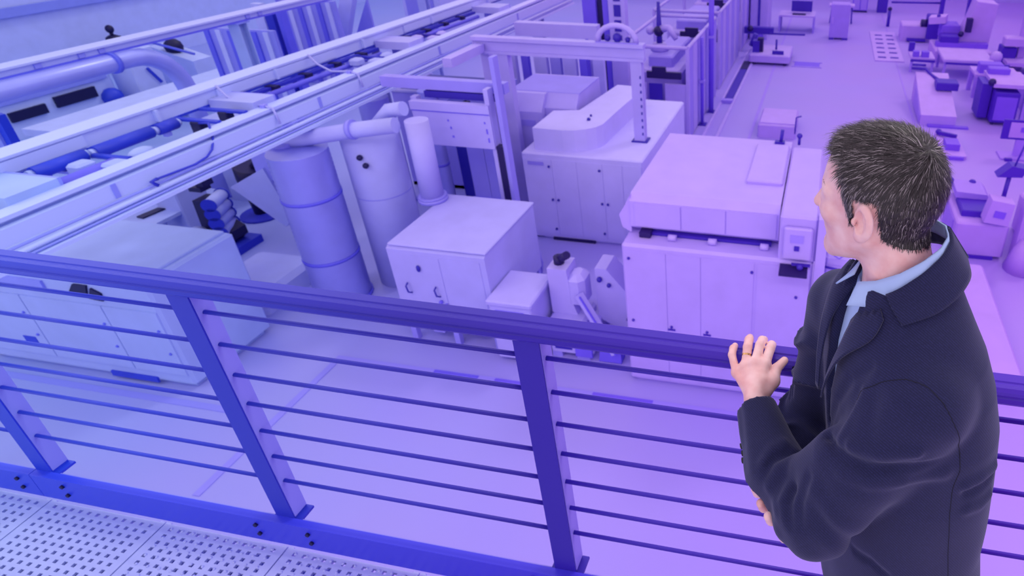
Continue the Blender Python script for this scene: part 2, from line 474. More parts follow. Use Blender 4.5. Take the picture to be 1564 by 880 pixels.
# ------------------------------------------------------------------ lifting frame with signboard panel, cable chain and hoses
parts = [('upright', 'w', [('b', -6.06, -5.97, 10.02, 10.20, 0, 3.95)]),
         ('upright', 'l', [('b', -5.84, -5.76, 10.02, 10.20, 0, 4.55)]),
         ('upright', 'w', [('b', -7.62, -7.50, 10.10, 10.24, 0, 3.7)]),
         ('cable_chain', 'k', [('b', -5.97, -5.84, 10.0, 10.15, .0, 2.85)] ),
         ('top_beam', 'l', [('b', -8.3, -5.76, 10.26, 10.44, 3.80, 4.0)]),
         ('cable_tray', 'd', [('b', -7.4, -5.95, 10.22, 10.36, 3.66, 3.78)]),
         ('panel', 'w', [('b', -7.56, -5.98, 9.98, 10.10, 2.80, 3.66)], [('header', 'w', [('b', -7.57, -5.97, 9.955, 9.98, 3.50, 3.66)]), ('header_seam', 'm', [('b', -7.55, -5.99, 9.965, 9.98, 3.475, 3.495)]),
             ('marking', 'm', [('b', -6.86, -6.83, 9.974, 9.98, 3.30, 3.34), ('b', -6.83, -6.80, 9.974, 9.98, 3.15, 3.20), ('b', -6.82, -6.78, 9.974, 9.98, 2.98, 3.02), ('b', -6.12, -6.09, 9.974, 9.98, 3.30, 3.34), ('b', -6.10, -6.07, 9.974, 9.98, 3.10, 3.20), ('b', -6.09, -6.06, 9.974, 9.98, 2.93, 3.02)])]),
         ('hose', 'l', [('t', [(-5.78, 10.05, .9), (-5.55, 9.98, .85), (-5.40, 9.95, .62), (-5.36, 9.95, .35), (-5.42, 9.96, .03)], .03, 8)]),
         ('hose', 'l', [('t', [(-5.78, 10.0, .75), (-5.62, 9.9, .70), (-5.52, 9.9, .5), (-5.62, 9.9, .3), (-5.76, 9.96, .25)], .022, 8)]),
         ('hose_bundle', 'd', [('t', [(-5.92, 9.96, .9), (-5.86, 9.92, .6), (-5.80, 9.92, .3), (-5.70, 9.9, .03)], .025, 8), ('t', [(-5.78, 9.96, 1.2), (-5.84, 9.9, .6), (-5.78, 9.9, .03)], .02, 8)])]
thing('lifting_frame', 'upright steel frame carrying a pale panel and a black cable chain', 'frame', .48, (-6.6, 10.1, 0), parts)

# ------------------------------------------------------------------ extraction hood and neighbours
parts = [('body', 'w', [('p', [(7.62, .62), (7.62, 1.94), (7.70, 2.0), (9.45, 2.0), (9.45, .62)], 'x', -6.85, -5.10)]),
         ('lid', 'w', [('B', -6.83, -5.08, 7.64, 9.47, 2.0, 2.03, .012)]),
         ('front_panel', 'w', [('b', -6.55, -5.93, 7.612, 7.62, .75, 1.85), ('b', -5.92, -5.2, 7.612, 7.62, .75, 1.85)], [('emblem', 'd', [('s', (-6.32, 7.59, 1.62), .055, 8, 6, (.7, .4, 1.2))])]),
         ('handle', 'd', [('t', [(-6.60, 7.60, 1.30), (-6.61, 7.55, 1.26), (-6.59, 7.55, 1.14), (-6.56, 7.60, 1.10)], .014, 6)]),
         ('handle', 'd', [('t', [(-6.08, 7.60, 1.28), (-6.09, 7.55, 1.24), (-6.07, 7.55, 1.12), (-6.04, 7.60, 1.08)], .014, 6)]),
         ('valve', 'm', [('s', (-6.04, 7.58, .98), .035, 8, 5), ('s', (-5.95, 7.58, .93), .03, 8, 5), ('s', (-5.62, 7.58, .80), .035, 8, 5)]),
         ('outlet_funnel', 'l', [('p', [(-6.62, .62), (-6.10, .62), (-6.25, .15), (-6.45, .15)], 'y', 7.75, 8.6)]),
         ('outlet_funnel', 'l', [('p', [(-5.85, .62), (-5.45, .62), (-5.52, .2), (-5.70, .2)], 'y', 7.75, 8.6)]),
         ('pipe_collar', 'l', [('t', [(-6.95, 9.2, 2.03), (-6.95, 9.2, 2.10)], .26, 20)])]
for x, y in ((-6.78, 7.70), (-5.17, 7.70), (-6.78, 9.38), (-5.17, 9.38), (-5.95, 7.70)):
    parts.append(('leg', 'l', [('b', x - .05, x + .05, y - .05, y + .05, 0, .62)]))
thing('extraction_hood', 'white square hood box on legs with a round pipe rising from its lid', 'machine', .43, (-6.0, 8.5, 0), parts)
thing('exhaust_pipe', 'short pale vertical pipe standing on the hood box lid', 'pipe', .43, (-6.95, 9.2, 2.1),
      [('pipe', 'w', [('t', [(-6.95, 9.2, 2.10), (-6.93, 9.2, 3.6)], .20, 20)]), ('flange', 'l', [('t', [(-6.95, 9.2, 2.101), (-6.95, 9.2, 2.14)], .25, 20)])])
thing('equipment_box', 'plain white lidded box between the hood and the small press', 'box', .5, (-4.7, 7.85, 0),
      [('body', 'w', [('B', -5.05, -4.32, 7.42, 8.26, .1, 1.22, .02), ('b', -5.0, -4.38, 7.5, 8.2, .09, .1)]), ('lid', 'w', [('B', -5.085, -4.285, 7.38, 8.30, 1.22, 1.30, .025)]), ('seam', 'm', [('b', -4.95, -4.45, 7.412, 7.422, 1.08, 1.10)]),
       ('caster', 'l', [('s', (-4.95, 7.55, .05), .05, 8, 5), ('s', (-4.45, 7.55, .05), .05, 8, 5), ('s', (-4.95, 8.15, .05), .05, 8, 5), ('s', (-4.45, 8.15, .05), .05, 8, 5)])])
parts = [('base', 'w', [('B', -4.24, -3.45, 7.70, 8.7, .12, .58, .06)]),
         ('foot', 'l', [('b', -4.20, -4.02, 7.72, 7.95, 0, .12), ('b', -3.75, -3.52, 7.72, 7.95, 0, .12)]),
         ('opening', 'd', [('b', -4.12, -3.82, 7.685, 7.71, .2, .42)]),
         ('table', 'w', [('B', -4.26, -3.60, 7.72, 8.45, .58, .72, .05)], [('grip', 'k', [('s', (-4.18, 7.70, .66), .03, 8, 5), ('r', (-3.82, 7.68, .60), (-3.74, 7.68, .72), .02, .02)])]),
         ('column', 'w', [('p', [(-4.24, .72), (-3.78, .72), (-3.86, 1.0), (-3.90, 1.62), (-4.24, 1.62), (-4.24, 1.0)], 'y', 8.0, 8.40)]),
         ('head', 'w', [('B', -3.95, -3.62, 7.98, 8.4, .95, 1.5, .09)]),
         ('motor', 'k', [('t', [(-4.10, 8.2, 1.62), (-4.10, 8.2, 1.75)], .09, 10), ('t', [(-4.08, 8.2, 1.70), (-3.90, 8.1, 1.86)], .07, 10)]),
         ('guide_rail', 'w', [('r', (-3.70, 7.95, 1.2), (-3.05, 7.72, .22), .12, .10)], [('groove', 'm', [('r', (-3.66, 7.885, 1.2), (-3.02, 7.655, .24), .025, .03)])]),
         ('side_cover', 'w', [('p', [(-3.50, .5), (-3.05, .3), (-2.80, .3), (-2.80, .9), (-3.30, 1.55), (-3.5, 1.55)], 'y', 8.25, 8.7)], [('fitting', 'd', [('s', (-3.42, 8.22, 1.35), .05, 8, 5), ('s', (-3.26, 8.22, 1.25), .04, 8, 5), ('r', (-2.98, 8.22, .55), (-2.92, 8.22, .75), .03, .03)])]),
         ('bracket', 'm', [('b', -3.75, -3.45, 7.66, 7.70, .1, .45), ('p', [(-3.35, .02), (-2.95, .02), (-2.95, .25), (-3.15, .45), (-3.30, .45)], 'y', 7.70, 7.9)])]
thing('bench_press', 'small white press with a dark motor on top beside the big machine', 'machine', .57, (-3.7, 8.1, 0), parts)

# ------------------------------------------------------------------ spiral ducts and pipes
def duct(label, t, x, y, r, z0, z1, rings, lean=0.0, kind='g'):
    n = 26
    mb = MB()
    zz = []
    k = int((z1 - z0) / .085)
    pts = []; rs = []
    for i in range(k + 1):
        z = z0 + (z1 - z0) * i / k
        pts += [(x + lean * (z - z0), y, z), (x + lean * (z - z0), y, z + .018)]; rs += [r, r * 1.03]
    mb.tube(pts, rs, n)
    base = (x, y, z0)
    root = empty('spiral_duct', base)
    tag(root, label, 'duct', 'spiral ducts')
    mb.build('tube', paint(kind, t), root, base)
    for z in rings:
        MB().tube([(x + lean * (z - z0), y, z - .03), (x + lean * (z - z0), y, z + .03)], r * 1.045, n).build('clamp_ring', paint('m', t), root, base)
    MB().tube([(x, y, z0), (x, y, z0 + .05)], r * 1.08, n).build('foot_ring', paint('m', t), root, base)
    return root
duct('widest spiral duct standing on the floor left of the hood box', .31, -8.95, 8.6, .47, 0, 3.1, (1.0, 2.25))
duct('second spiral duct, half hidden behind the white tank', .38, -9.35, 11.2, .30, 0, 3.2, (.75, 2.1))
duct('slim duct beside the dark gap near the hood pipe', .42, -8.35, 11.6, .17, 0, 3.3, (1.6,))
thing('round_tank', 'smooth white upright tank between the two spiral ducts', 'tank', .36, (-8.2, 9.5, 0),
      [('shell', 'w', [('t', [(-8.2, 9.5, 0), (-8.2, 9.5, 3.1), (-8.2, 9.5, 3.22)], [.5, .5, .36], 30)]), ('gauge', 'k', [('s', (-8.08, 8.98, 2.88), .055, 8, 6), ('s', (-8.0, 8.98, 2.73), .055, 8, 6)]),
       ('weld_line', 'l', [('t', [(-8.2, 9.5, 1.98), (-8.2, 9.5, 2.0)], .503, 30)])])
thing('overhead_pipe', 'thick pale pipe running across above the spiral ducts to the panel', 'pipe', .36, (-8.2, 8.9, 3.4),
      [('pipe', 'w', [('t', [(-9.6, 8.75, 3.12), (-8.7, 8.85, 3.30), (-7.9, 8.9, 3.46), (-7.2, 9.0, 3.56)], .14, 16)]),
       ('coupling', 'l', [('t', [(-8.02, 8.88, 3.46), (-7.95, 8.89, 3.47)], .175, 16)]),
       ('branch', 'w', [('t', [(-7.75, 9.15, 3.5), (-7.5, 9.3, 3.70), (-7.2, 9.3, 3.76)], [.06, .13, .13], 14)]),
       ('drop', 'l', [('t', [(-9.3, 8.7, 3.1), (-9.3, 8.68, 3.2)], .16, 16)])])
thing('dark_riser', 'dark upright service panel behind the slim duct', 'panel', .42, (-7.9, 11.9, 0),
      [('panel', 'd', [('b', -8.10, -7.66, 11.9, 12.05, 0, 3.0)]), ('edge', 'k', [('b', -7.72, -7.60, 11.8, 12.0, 0, 3.0)])])
thing('partition_wall', 'pale low partition of flat panels behind the hood pipe', 'partition', .45, (-7.0, 12.6, 0),
      [('panel', 'l', [('b', -7.45, -7.06, 11.3, 11.36, .0, 2.4)]), ('panel', 'l', [('b', -7.05, -6.45, 11.3, 11.36, .0, 2.3)]), ('rail', 'm', [('b', -7.5, -6.4, 11.24, 11.30, .9, 1.0)])])

# ------------------------------------------------------------------ long white machine under the railing (left)
ML = [(-13.6, -12.1), (-12.08, -10.55), (-10.53, -9.55)]
parts = [('body', 'w', [('B', -13.65, -9.5, 5.87, 7.40, .12, 2.08, .04), ('b', -13.5, -9.6, 5.95, 7.3, 0, .12)])]
for a, c in ML:
    parts.append(('side_panel', 'w', [('b', a, c, 5.848, 5.87, .3, 1.55)], [('screw', 'm', [('s', (c - .1, 5.845, 1.2), .025, 6, 4), ('s', (c - .1, 5.845, .75), .025, 6, 4)])]))
parts += [('slot', 'd', [('b', -11.1, -10.2, 5.84, 5.87, .06, .16)]),
          ('slot', 'd', [('b', -12.55, -12.3, 5.84, 5.86, .55, .68)]),
          ('window', 'k', [('p', [(-11.05, 1.70), (-10.70, 1.70), (-10.60, 1.92), (-10.85, 1.92)], 'y', 5.84, 5.87)]),
          ('window', 'k', [('p', [(-10.66, 1.68), (-10.42, 1.66), (-10.40, 1.80), (-10.55, 1.88)], 'y', 5.84, 5.87)]),
          ('window', 'k', [('b', -12.9, -12.4, 5.83, 5.87, 1.72, 1.98), ('b', -12.2, -11.9, 5.84, 5.87, 1.78, 1.86)]),
          ('drive_cover', 'l', [('b', -12.4, -11.45, 5.835, 5.87, 1.72, 1.9)]),
          ('top_plate', 'w', [('B', -13.5, -9.62, 5.95, 7.36, 2.08, 2.12, .015)])]
thing('long_processing_machine', 'long white machine seen through the railing at the far left', 'machine', .1, (-11.5, 6.6, 0), parts)

# ------------------------------------------------------------------ reel, stools and dark items behind the long machine
parts = [('frame', 'k', [('p', [(-13.1, .45), (-12.55, .15), (-12.35, .3), (-12.35, .5), (-12.75, .75), (-12.8, 1.2), (-13.05, 1.2)], 'y', 9.6, 9.95)]),
         ('base', 'd', [('b', -13.45, -12.2, 9.3, 10.1, 0, .18)])]
for i in range(4):
    parts.append(('reel', 'w', [('t', [(-12.66, 9.95 - .0 * i, 1.22 - .22 * i), (-12.46, 9.45, 1.22 - .22 * i)], .13, 14)], [('rim', 'd', [('t', [(-12.665, 9.96, 1.22 - .22 * i), (-12.655, 9.94, 1.22 - .22 * i)], .15, 14), ('t', [(-12.46, 9.45, 1.22 - .22 * i), (-12.452, 9.43, 1.22 - .22 * i)], .15, 14)])]))
parts += [('front_reel', 'w', [('t', [(-13.1, 9.45, .42), (-12.85, 9.25, .42)], .22, 18)], [('hub', 'd', [('t', [(-12.85, 9.25, .42), (-12.83, 9.235, .42)], .06, 10)])]),
          ('crank', 'd', [('t', [(-13.2, 9.3, .3), (-13.5, 9.1, .1)], .04, 6)]),
          ('head', 'k', [('b', -13.15, -12.85, 9.7, 9.95, 1.36, 1.46), ('b', -12.98, -12.80, 9.75, 10.0, 1.46, 1.8)])]
thing('wire_reel_machine', 'dark machine with a stack of pale wire reels behind the long machine', 'machine', .2, (-12.9, 9.7, 0), parts)
thing('white_column_box', 'pale square pillar box behind the wire reels', 'pillar', .2, (-14.2, 10.2, 0),
      [('body', 'w', [('B', -14.5, -13.85, 9.9, 10.6, 0, 1.7, .03)]), ('cap', 'w', [('B', -14.55, -13.8, 9.85, 10.65, 1.7, 1.76, .02)])])
thing('swivel_stand', 'black funnel shaped stand on a round foot left of the widest duct', 'stand', .25, (-13.2, 11.2, 0),
      [('neck', 'k', [('t', [(-13.25, 11.2, .06), (-13.2, 11.2, .5), (-13.2, 11.2, 1.0), (-13.1, 11.2, 1.32)], [.16, .22, .30, .36], 14)]),
       ('foot', 'd', [('t', [(-13.2, 11.2, 0), (-13.2, 11.2, .06)], .5, 20)]), ('arm', 'k', [('t', [(-13.0, 11.2, 1.3), (-12.75, 11.25, 1.52)], .1, 8)])])
thing('chute_hopper', 'pale pointed hopper chute leaning beside the widest duct', 'hopper', .26, (-11.6, 10.2, 0),
      [('chute', 'w', [('p', [(-12.35, 1.42), (-11.35, 1.95), (-11.05, .75), (-11.3, .55)], 'y', 9.95, 10.5)]), ('leg', 'l', [('b', -11.35, -11.2, 10.1, 10.3, 0, .7)]), ('mount', 'l', [('b', -11.6, -11.1, 10.0, 10.45, 1.65, 2.3)])])
thing('tool_bench', 'low pale bench with dark slots behind the long machine', 'bench', .15, (-15, 10, 0),
      [('top', 'w', [('b', -16.6, -13.9, 9.3, 11.0, .62, .70)]), ('frame', 'w', [('b', -16.5, -16.3, 9.4, 10.9, 0, .62), ('b', -14.2, -14.0, 9.4, 9.6, 0, .62)]),
       ('slot', 'k', [('r', (-14.45, 9.45, .72), (-14.35, 10.15, .72), .2, .03)]), ('slot', 'd', [('r', (-15.2, 9.65, .72), (-15.05, 10.7, .72), .16, .03)])])
thing('white_pillar', 'broad pale pillar left of the black stand', 'pillar', .22, (-14.3, 11.9, 0),
      [('shaft', 'w', [('B', -14.6, -13.75, 11.7, 12.2, 0, 2.2, .02)]), ('socket', 'l', [('b', -14.2, -14.05, 11.68, 11.70, .5, .62)])])
thing('floor_pad', 'low rounded pale plinth beside the widest duct', 'plinth', .26, (-10.7, 8.4, 0),
      [('pad', 'w', [('B', -11.3, -9.9, 7.7, 9.2, 0, .45, .1)]), ('lid', 'l', [('b', -10.6, -10.5, 7.69, 7.7, .1, .4)])])
# ------------------------------------------------------------------ overhead steelwork (left)
def girder(name, label, cat, t0, t1, parts, base):
    r = empty(name, base); tag(r, label, cat)
    for nm, kind, ops in parts:
        for pc in ([[q] for q in ops] if len(ops) > 1 else [ops]):
            apply_ops(MB(), pc).build(nm, fade(kind, 'Y', 4, 20, t0, t1), r, base)
    return r
YA, YB = 2.2, 21.0
girder('crane_girder', 'near overhead steel girder with pipes, lowest of the three diagonal beams', 'girder', .0, .58, [
    ('top_flange', 'p', [('b', -9.08, -8.84, YA, YB, 3.95, 4.0)]),
    ('web', 'p', [('b', -9.0, -8.93, YA, YB, 3.86, 3.95)]),
    ('face_plate', 'p', [('b', -9.0, -8.79, YA, YB, 3.69, 3.895)]),
    ('face_rib', 'l', [('b', -8.79, -8.775, y, y + .06, 3.70, 3.89) for y in (5.6, 9.2, 13.0, 17.0)]),
    ('conduit', 'l', [('t', [(-8.765, YA, 3.665), (-8.765, YB, 3.665)], .02, 8)]),
    ('conduit', 'p', [('t', [(-8.75, YA, 3.60), (-8.75, YB, 3.60)], .035, 8)]),
    ('conduit', 'l', [('t', [(-8.72, YA, 3.545), (-8.72, YB, 3.545)], .016, 8)]),
    ('tray', 'p', [('b', -8.95, -8.66, YA, YB, 3.47, 3.52)]),
], (-8.9, 10, 3.47))
girder('crane_girder', 'deep white overhead box girder, middle one of the three diagonal beams', 'girder', .02, .5, [
    ('box', 'p', [('b', -10.27, -9.95, YA, YB + 4, 4.02, 4.23)]),
    ('top_plate', 'p', [('b', -10.31, -9.92, YA, YB + 4, 4.23, 4.265)]),
    ('splice_plate', 'p', [('b', -9.95, -9.92, 5.0, 6.3, 4.05, 4.21), ('b', -9.95, -9.92, 8.4, 11.2, 4.05, 4.21), ('b', -9.95, -9.92, 13.5, 17, 4.05, 4.21)]),
    ('stiffener', 'p', [('b', -9.95, -9.88, y, y + .05, 4.04, 4.22) for y in (5.2, 7.3, 9.6, 12.0, 14.6, 17.5)]),
    ('lower_lip', 'd', [('b', -9.99, -9.93, YA, 18.5, 3.985, 4.02)]),
], (-10.2, 12, 4.0))
girder('crane_girder', 'distant slim overhead girder above the big horizontal pipe', 'girder', .0, .42, [
    ('web', 'p', [('b', -15.25, -15.0, 5, 34, 4.02, 4.14)]),
    ('top_flange', 'p', [('b', -15.38, -14.93, 5, 34, 4.14, 4.18)]),
    ('lower_lip', 'm', [('b', -15.05, -14.97, 5, 34, 3.98, 4.02)]),
    ('stiffener', 'l', [('b', -15.0, -14.96, y, y + .12, 4.03, 4.13) for y in (9.3, 10.1, 10.5, 14.2, 14.6, 19)]),
], (-15.1, 16, 4.0))
# cross ties between near and middle girder
for y, w_, t in ((4.75, .55, .02), (8.2, .42, .25), (12.4, .5, .4), (16.6, .6, .47)):
    lb = {4.75: 'cross tie between girders closest to the gallery', 8.2: 'cross tie between girders just beyond the dark motors', 12.4: 'cross tie between girders near the beam junction', 16.6: 'farthest cross tie between the girders'}[y]
    thing('cross_tie', lb, 'beam', t, (-9.2, y, 3.95), [('plate', 'w', [('b', -9.93, -9.08, y, y + w_, 3.93, 4.10)]), ('gusset', 'l', [('b', -9.92, -9.085, y + w_, y + w_ + .04, 3.70, 4.1)])], 'girder cross ties')
# blue tubes lying between the girders
for i, (x, y0, y1, z, r, lb) in enumerate(((-9.78, 5.50, 6.12, 4.0, .09, 'short dark blue tube between girders nearest the gallery'), (-9.74, 6.22, 7.02, 4.0, .09, 'longer dark blue tube following the first tube'), (-9.72, 7.10, 7.4, 4.0, .085, 'dark blue tube reaching up to the motors'), (-9.32, 5.35, 6.2, 3.90, .10, 'lower mid-blue tube beside the near girder'))):
    thing('hydraulic_tube', lb, 'tube', .05 + .06 * i, (x, y0, z), [('barrel', 'd' if i < 3 else 'm', [('t', [(x, y0, z), (x, y1, z)], r, 14)]), ('end_cap', 'w', [('t', [(x, y0 - .06, z), (x, y0, z)], r * .7, 10), ('t', [(x, y1, z), (x, y1 + .05, z)], r * .7, 10)]), ('bracket', 'l', [('b', x - .04, x + .04, y0 + .08, y0 + .16, z - .14, z - r * .9)])], 'hydraulic tubes')
for i, (y, x, lb) in enumerate(((7.48, -9.5, 'black motor block hanging in the girder gap, nearer one'), (7.95, -9.48, 'black motor block hanging in the girder gap, farther one'))):
    thing('drive_motor', lb, 'motor', .15, (x, y, 3.8), [('housing', 'k', [('B', x - .08, x + .10, y, y + .14, 3.72, 4.0, .015)]), ('foot', 'k', [('b', x - .12, x + .2, y - .06, y + .05, 3.70, 3.74)]), ('support', 'd', [('b', x - .42, x + .42, y + .02, y + .1, 3.99, 4.03)]), ('reel', 'w', [('t', [(x + .16, y + .22, 3.86), (x + .22, y + .30, 3.86)], .07, 12)])], 'crane drive motors')
for i, (y, lb) in enumerate(((5.85, 'small pale fittings cluster between girders near the tubes'), (11.2, 'pale rounded fittings in the dark girder gap farther on'), (13.3, 'last visible fittings in the girder gap near the top'))):
    x = -9.4
    thing('pipe_fitting', lb, 'fitting', .08 + .2 * i, (x, y, 3.9), [('block', 'w', [('B', x - .2, x + .02, y - .12, y + .12, 3.92, 4.04, .03), ('B', x + .1, x + .35, y + .05, y + .3, 3.90, 4.0, .03)]), ('pin', 'd', [('t', [(x - .3, y + .32, 3.98), (x + .3, y + .32, 3.98)], .04, 8)]), ('lug', 'w', [('s', (x + .2, y + .55, 3.97), .11, 10, 6, (1, 1.6, .7))]), ('hanger', 'l', [('b', x - .5, x + .30, y - .04, y + .04, 3.86, 3.90)])], 'girder pipe fittings')
for y0, y1, t in ((9.0, 12.3, .3), (13.0, 16.5, .42)):
    thing('dark_conduit', {9.0: 'dark conduit strip under the middle girder', 13.0: 'dark conduit strip under the middle girder farther away'}[y0], 'conduit', t, (-9.85, y0, 3.95), [('strip', 'd', [('b', -9.9, -9.78, y0, y1, 3.93, 3.985)]), ('tube', 'm', [('t', [(-9.7, y0 + .1, 3.9), (-9.6, y1 - .2, 3.9)], .05, 8)]), ('clip', 'k', [('b', -9.92, -9.70, y0 + q * .8 + .3, y0 + q * .8 + .42, 3.91, 4.0) for q in range(4)])])
thing('hanging_cable', 'thin dark cable looping down from the motors over the near girder', 'cable', .22, (-9.0, 6.8, 4.0),
      [('loop', 'd', [('t', [(-9.42, 7.5, 3.98), (-9.10, 7.39, 4.05), (-8.85, 7.16, 3.90), (-8.73, 6.99, 3.81), (-8.71, 6.86, 3.75), (-8.71, 6.66, 3.72), (-8.71, 6.30, 3.74), (-8.71, 6.10, 3.75)], .016, 8)]), ('end', 'd', [('t', [(-8.71, 6.10, 3.75), (-8.70, 6.01, 3.75), (-8.70, 6.07, 3.67)], .026, 8)])])
for i, y in enumerate((8.35, 10.4)):
    thing('hanging_strap', ('thin pale strap draped over the near girder, first of two', 'thin pale strap draped over the near girder, second of two')[i], 'strap', .3 + .05 * i, (-9.0, y, 4.0), [('strap', 'w', [('t', [(-9.9, y + .05, 4.28), (-9.7, y, 4.12), (-9.4, y - .03, 4.0), (-9.0, y - .05, 4.03), (-8.8, y - .08, 4.0), (-8.74, y - .1, 3.75)], .02, 6)]), ('buckle', 'l', [('b', -9.02, -8.94, y - .1, y - .02, 4.0, 4.05)])], 'draped straps')
# girder columns
for i, (x, y, t, lb) in enumerate(((-10.2, 2.9, .02, 'steel column under the middle girder behind the long machine'), (-10.2, 12.5, .34, 'steel column under the middle girder behind the tank'), (-15.1, 14.0, .12, 'steel column under the distant girder by the wall'), (-15.1, 22, .3, 'far steel column under the distant girder'), (-8.9, 2.9, .1, 'steel column under the near girder below the gallery'), (-8.95, 18.6, .46, 'steel column under the near girder by the gantry'))):
    top = 3.98 if x < -9.5 else 3.47
    thing('support_column', lb, 'column', t, (x, y, 0), [('shaft', 'w', [('b', x - .16, x + .16, y - .14, y - .11, .03, top), ('b', x - .16, x + .16, y + .11, y + .14, .03, top), ('b', x - .02, x + .02, y - .11, y + .11, .03, top)]), ('base_plate', 'l', [('b', x - .25, x + .25, y - .25, y + .25, 0, .03)]), ('cap_plate', 'l', [('b', x - .2, x + .2, y - .2, y + .2, top - .03, top)])], 'girder columns')
# the large pipe under the distant girder with its elbow
pts = [(-14.95, 5.2, 3.80), (-14.95, 11.0, 3.80)] + [(-14.95 - .15 * math.sin(a), 11.0 + 1.1 * math.sin(a), 3.80 - 1.1 * (1 - math.cos(a))) for a in (.25, .5, .75, 1.0, 1.25, 1.5)] + [(-15.1, 12.1, 1.32)]
thing('main_air_pipe', 'large horizontal air pipe bending downwards below the distant girder', 'pipe', .08, (-15, 8, 1.2),
      [('pipe', 'g', [('t', pts, .19, 20)]), ('flange', 'm', [('t', [(-14.95, 10.6, 3.80), (-14.95, 10.68, 3.80)], .23, 20)]), ('flange', 'm', [('t', [(-14.95, 7.2, 3.80), (-14.95, 7.26, 3.80)], .22, 20)])])
duct('wide pale riser below the elbow of the large air pipe', .18, -15.1, 12.1, .42, 0, 1.3, (.8,))
# far-left machines between the girders
thing('far_press', 'pale distant machine with black window slots at the far left', 'machine', .04, (-25.6, 15.2, 0),
      [('body', 'p', [('B', -27.0, -24.5, 13.4, 17.2, 0, 1.5, .06)]), ('window', 'k', [('b', -24.49, -24.4, 13.95, 14.95, .55, .85)]), ('window', 'k', [('b', -24.49, -24.4, 15.25, 16.5, .6, .95)]), ('panel', 'l', [('b', -24.49, -24.42, 13.6, 17.0, 1.1, 1.4)]), ('arm', 'd', [('s', (-24.4, 16.9, .45), .32, 10, 6)]), ('cover', 'p', [('B', -26.2, -25.2, 14.2, 16.4, 1.5, 1.8, .1)])])
thing('far_cabinet', 'pale upright cabinet right of the distant press', 'cabinet', .1, (-24.4, 18.0, 0),
      [('body', 'p', [('B', -24.9, -23.9, 17.5, 18.5, 0, 1.9, .04)]), ('handle', 'd', [('r', (-23.88, 18.3, .6), (-23.88, 18.0, 1.2), .08, .08)]), ('plinth', 'l', [('b', -24.8, -24.0, 17.45, 17.5, 0, .1)])])
thing('far_console', 'small distant console with a dark dome left of the air pipe elbow', 'console', .12, (-25, 20.4, 0),
      [('desk', 'p', [('p', [(-26.2, 0), (-24.2, 0), (-24.2, .9), (-26.0, 1.4)], 'y', 20.0, 20.8)]), ('dome', 'k', [('s', (-25.2, 20.3, 1.35), .32, 10, 6)]), ('rail', 'm', [('t', [(-26.0, 20.0, 1.6), (-24.0, 20.0, 1.2)], .05, 6)])])
thing('far_conveyor', 'long pale conveyor bed behind the middle girder', 'conveyor', .1, (-21, 16, 0),
      [('bed', 'p', [('b', -22.6, -21.2, 13.0, 21.5, .65, .85)]), ('edge', 'l', [('b', -21.2, -21.1, 13.0, 21.5, .5, .95)]), ('leg', 'l', [('b', -22.4, -22.2, 13.4, 13.6, 0, .65), ('b', -21.5, -21.3, 13.4, 13.6, 0, .65), ('b', -22.4, -22.2, 20.9, 21.1, 0, .65), ('b', -21.5, -21.3, 20.9, 21.1, 0, .65)])])
thing('blue_post', 'slanting dark blue post at the far left edge below the middle girder', 'post', .0, (-16, 9, 0),
      [('post', 'd', [('b', -16.25, -16.1, 9.0, 9.15, 0, 3.1)]), ('flange', 'l', [('b', -16.5, -16.25, 8.95, 9.2, 0, 3.1)]), ('joint', 'p', [('b', -16.27, -16.08, 8.98, 9.17, 2.2, 2.3)])])
for i, (x, y, lb) in enumerate(((-17.3, 16.3, 'pale ribbed panel wall left of the dark twin columns'), (-19.0, 21.0, 'pale ribbed panel wall right of the dark twin columns'))):
    thing('ribbed_panel_wall', lb, 'partition', .2 + .12 * i, (x, y, 0), [('sheet', 'l', [('b', x - 1.6, x + .9, y, y + .1, 0, 3.2)])] + [('rib', 'm' if q % 2 == 0 else 'p', [('b', x - 1.55 + q * .42, x - 1.38 + q * .42, y - .05, y, .1, 3.15)]) for q in range(6)])
thing('twin_columns', 'pair of dark blue columns above the middle girder', 'column', .25, (-17.8, 18, 0),
      [('column', 'd', [('b', -18.25, -17.95, 18.0, 18.3, 0, 3.55)]), ('column', 'm', [('b', -17.8, -17.65, 18.0, 18.3, 0, 3.5)]), ('column', 'p', [('b', -18.75, -18.4, 18.1, 18.3, 0, 3.6)]), ('link', 'l', [('b', -18.2, -17.6, 18.3, 18.36, 1.0, 1.15)])])
thing('slanted_brace', 'broad pale diagonal brace behind the middle girder', 'brace', .3, (-19, 22.5, 0),
      [('brace', 'p', [('r', (-20.0, 22.4, .1), (-18.2, 22.4, 3.9), .3, .5)]), ('foot', 'p', [('b', -20.4, -19.6, 22.1, 22.7, 0, .12)]), ('plate', 'l', [('p', [(-19.2, 1.2), (-18.1, 1.2), (-18.1, 3.0)], 'y', 22.75, 22.85)])])
thing('white_tower_box', 'tall pale box with a dark slit at the top left of the girder crossing', 'cabinet', .36, (-17, 26, 0),
      [('body', 'p', [('B', -18.2, -16.4, 25.0, 27.5, 0, 3.0, .05)]), ('slit', 'd', [('b', -16.4, -16.36, 25.2, 27.3, 2.2, 2.35)]), ('door', 'l', [('b', -18.0, -16.7, 24.97, 25.0, .2, 2.8)])])
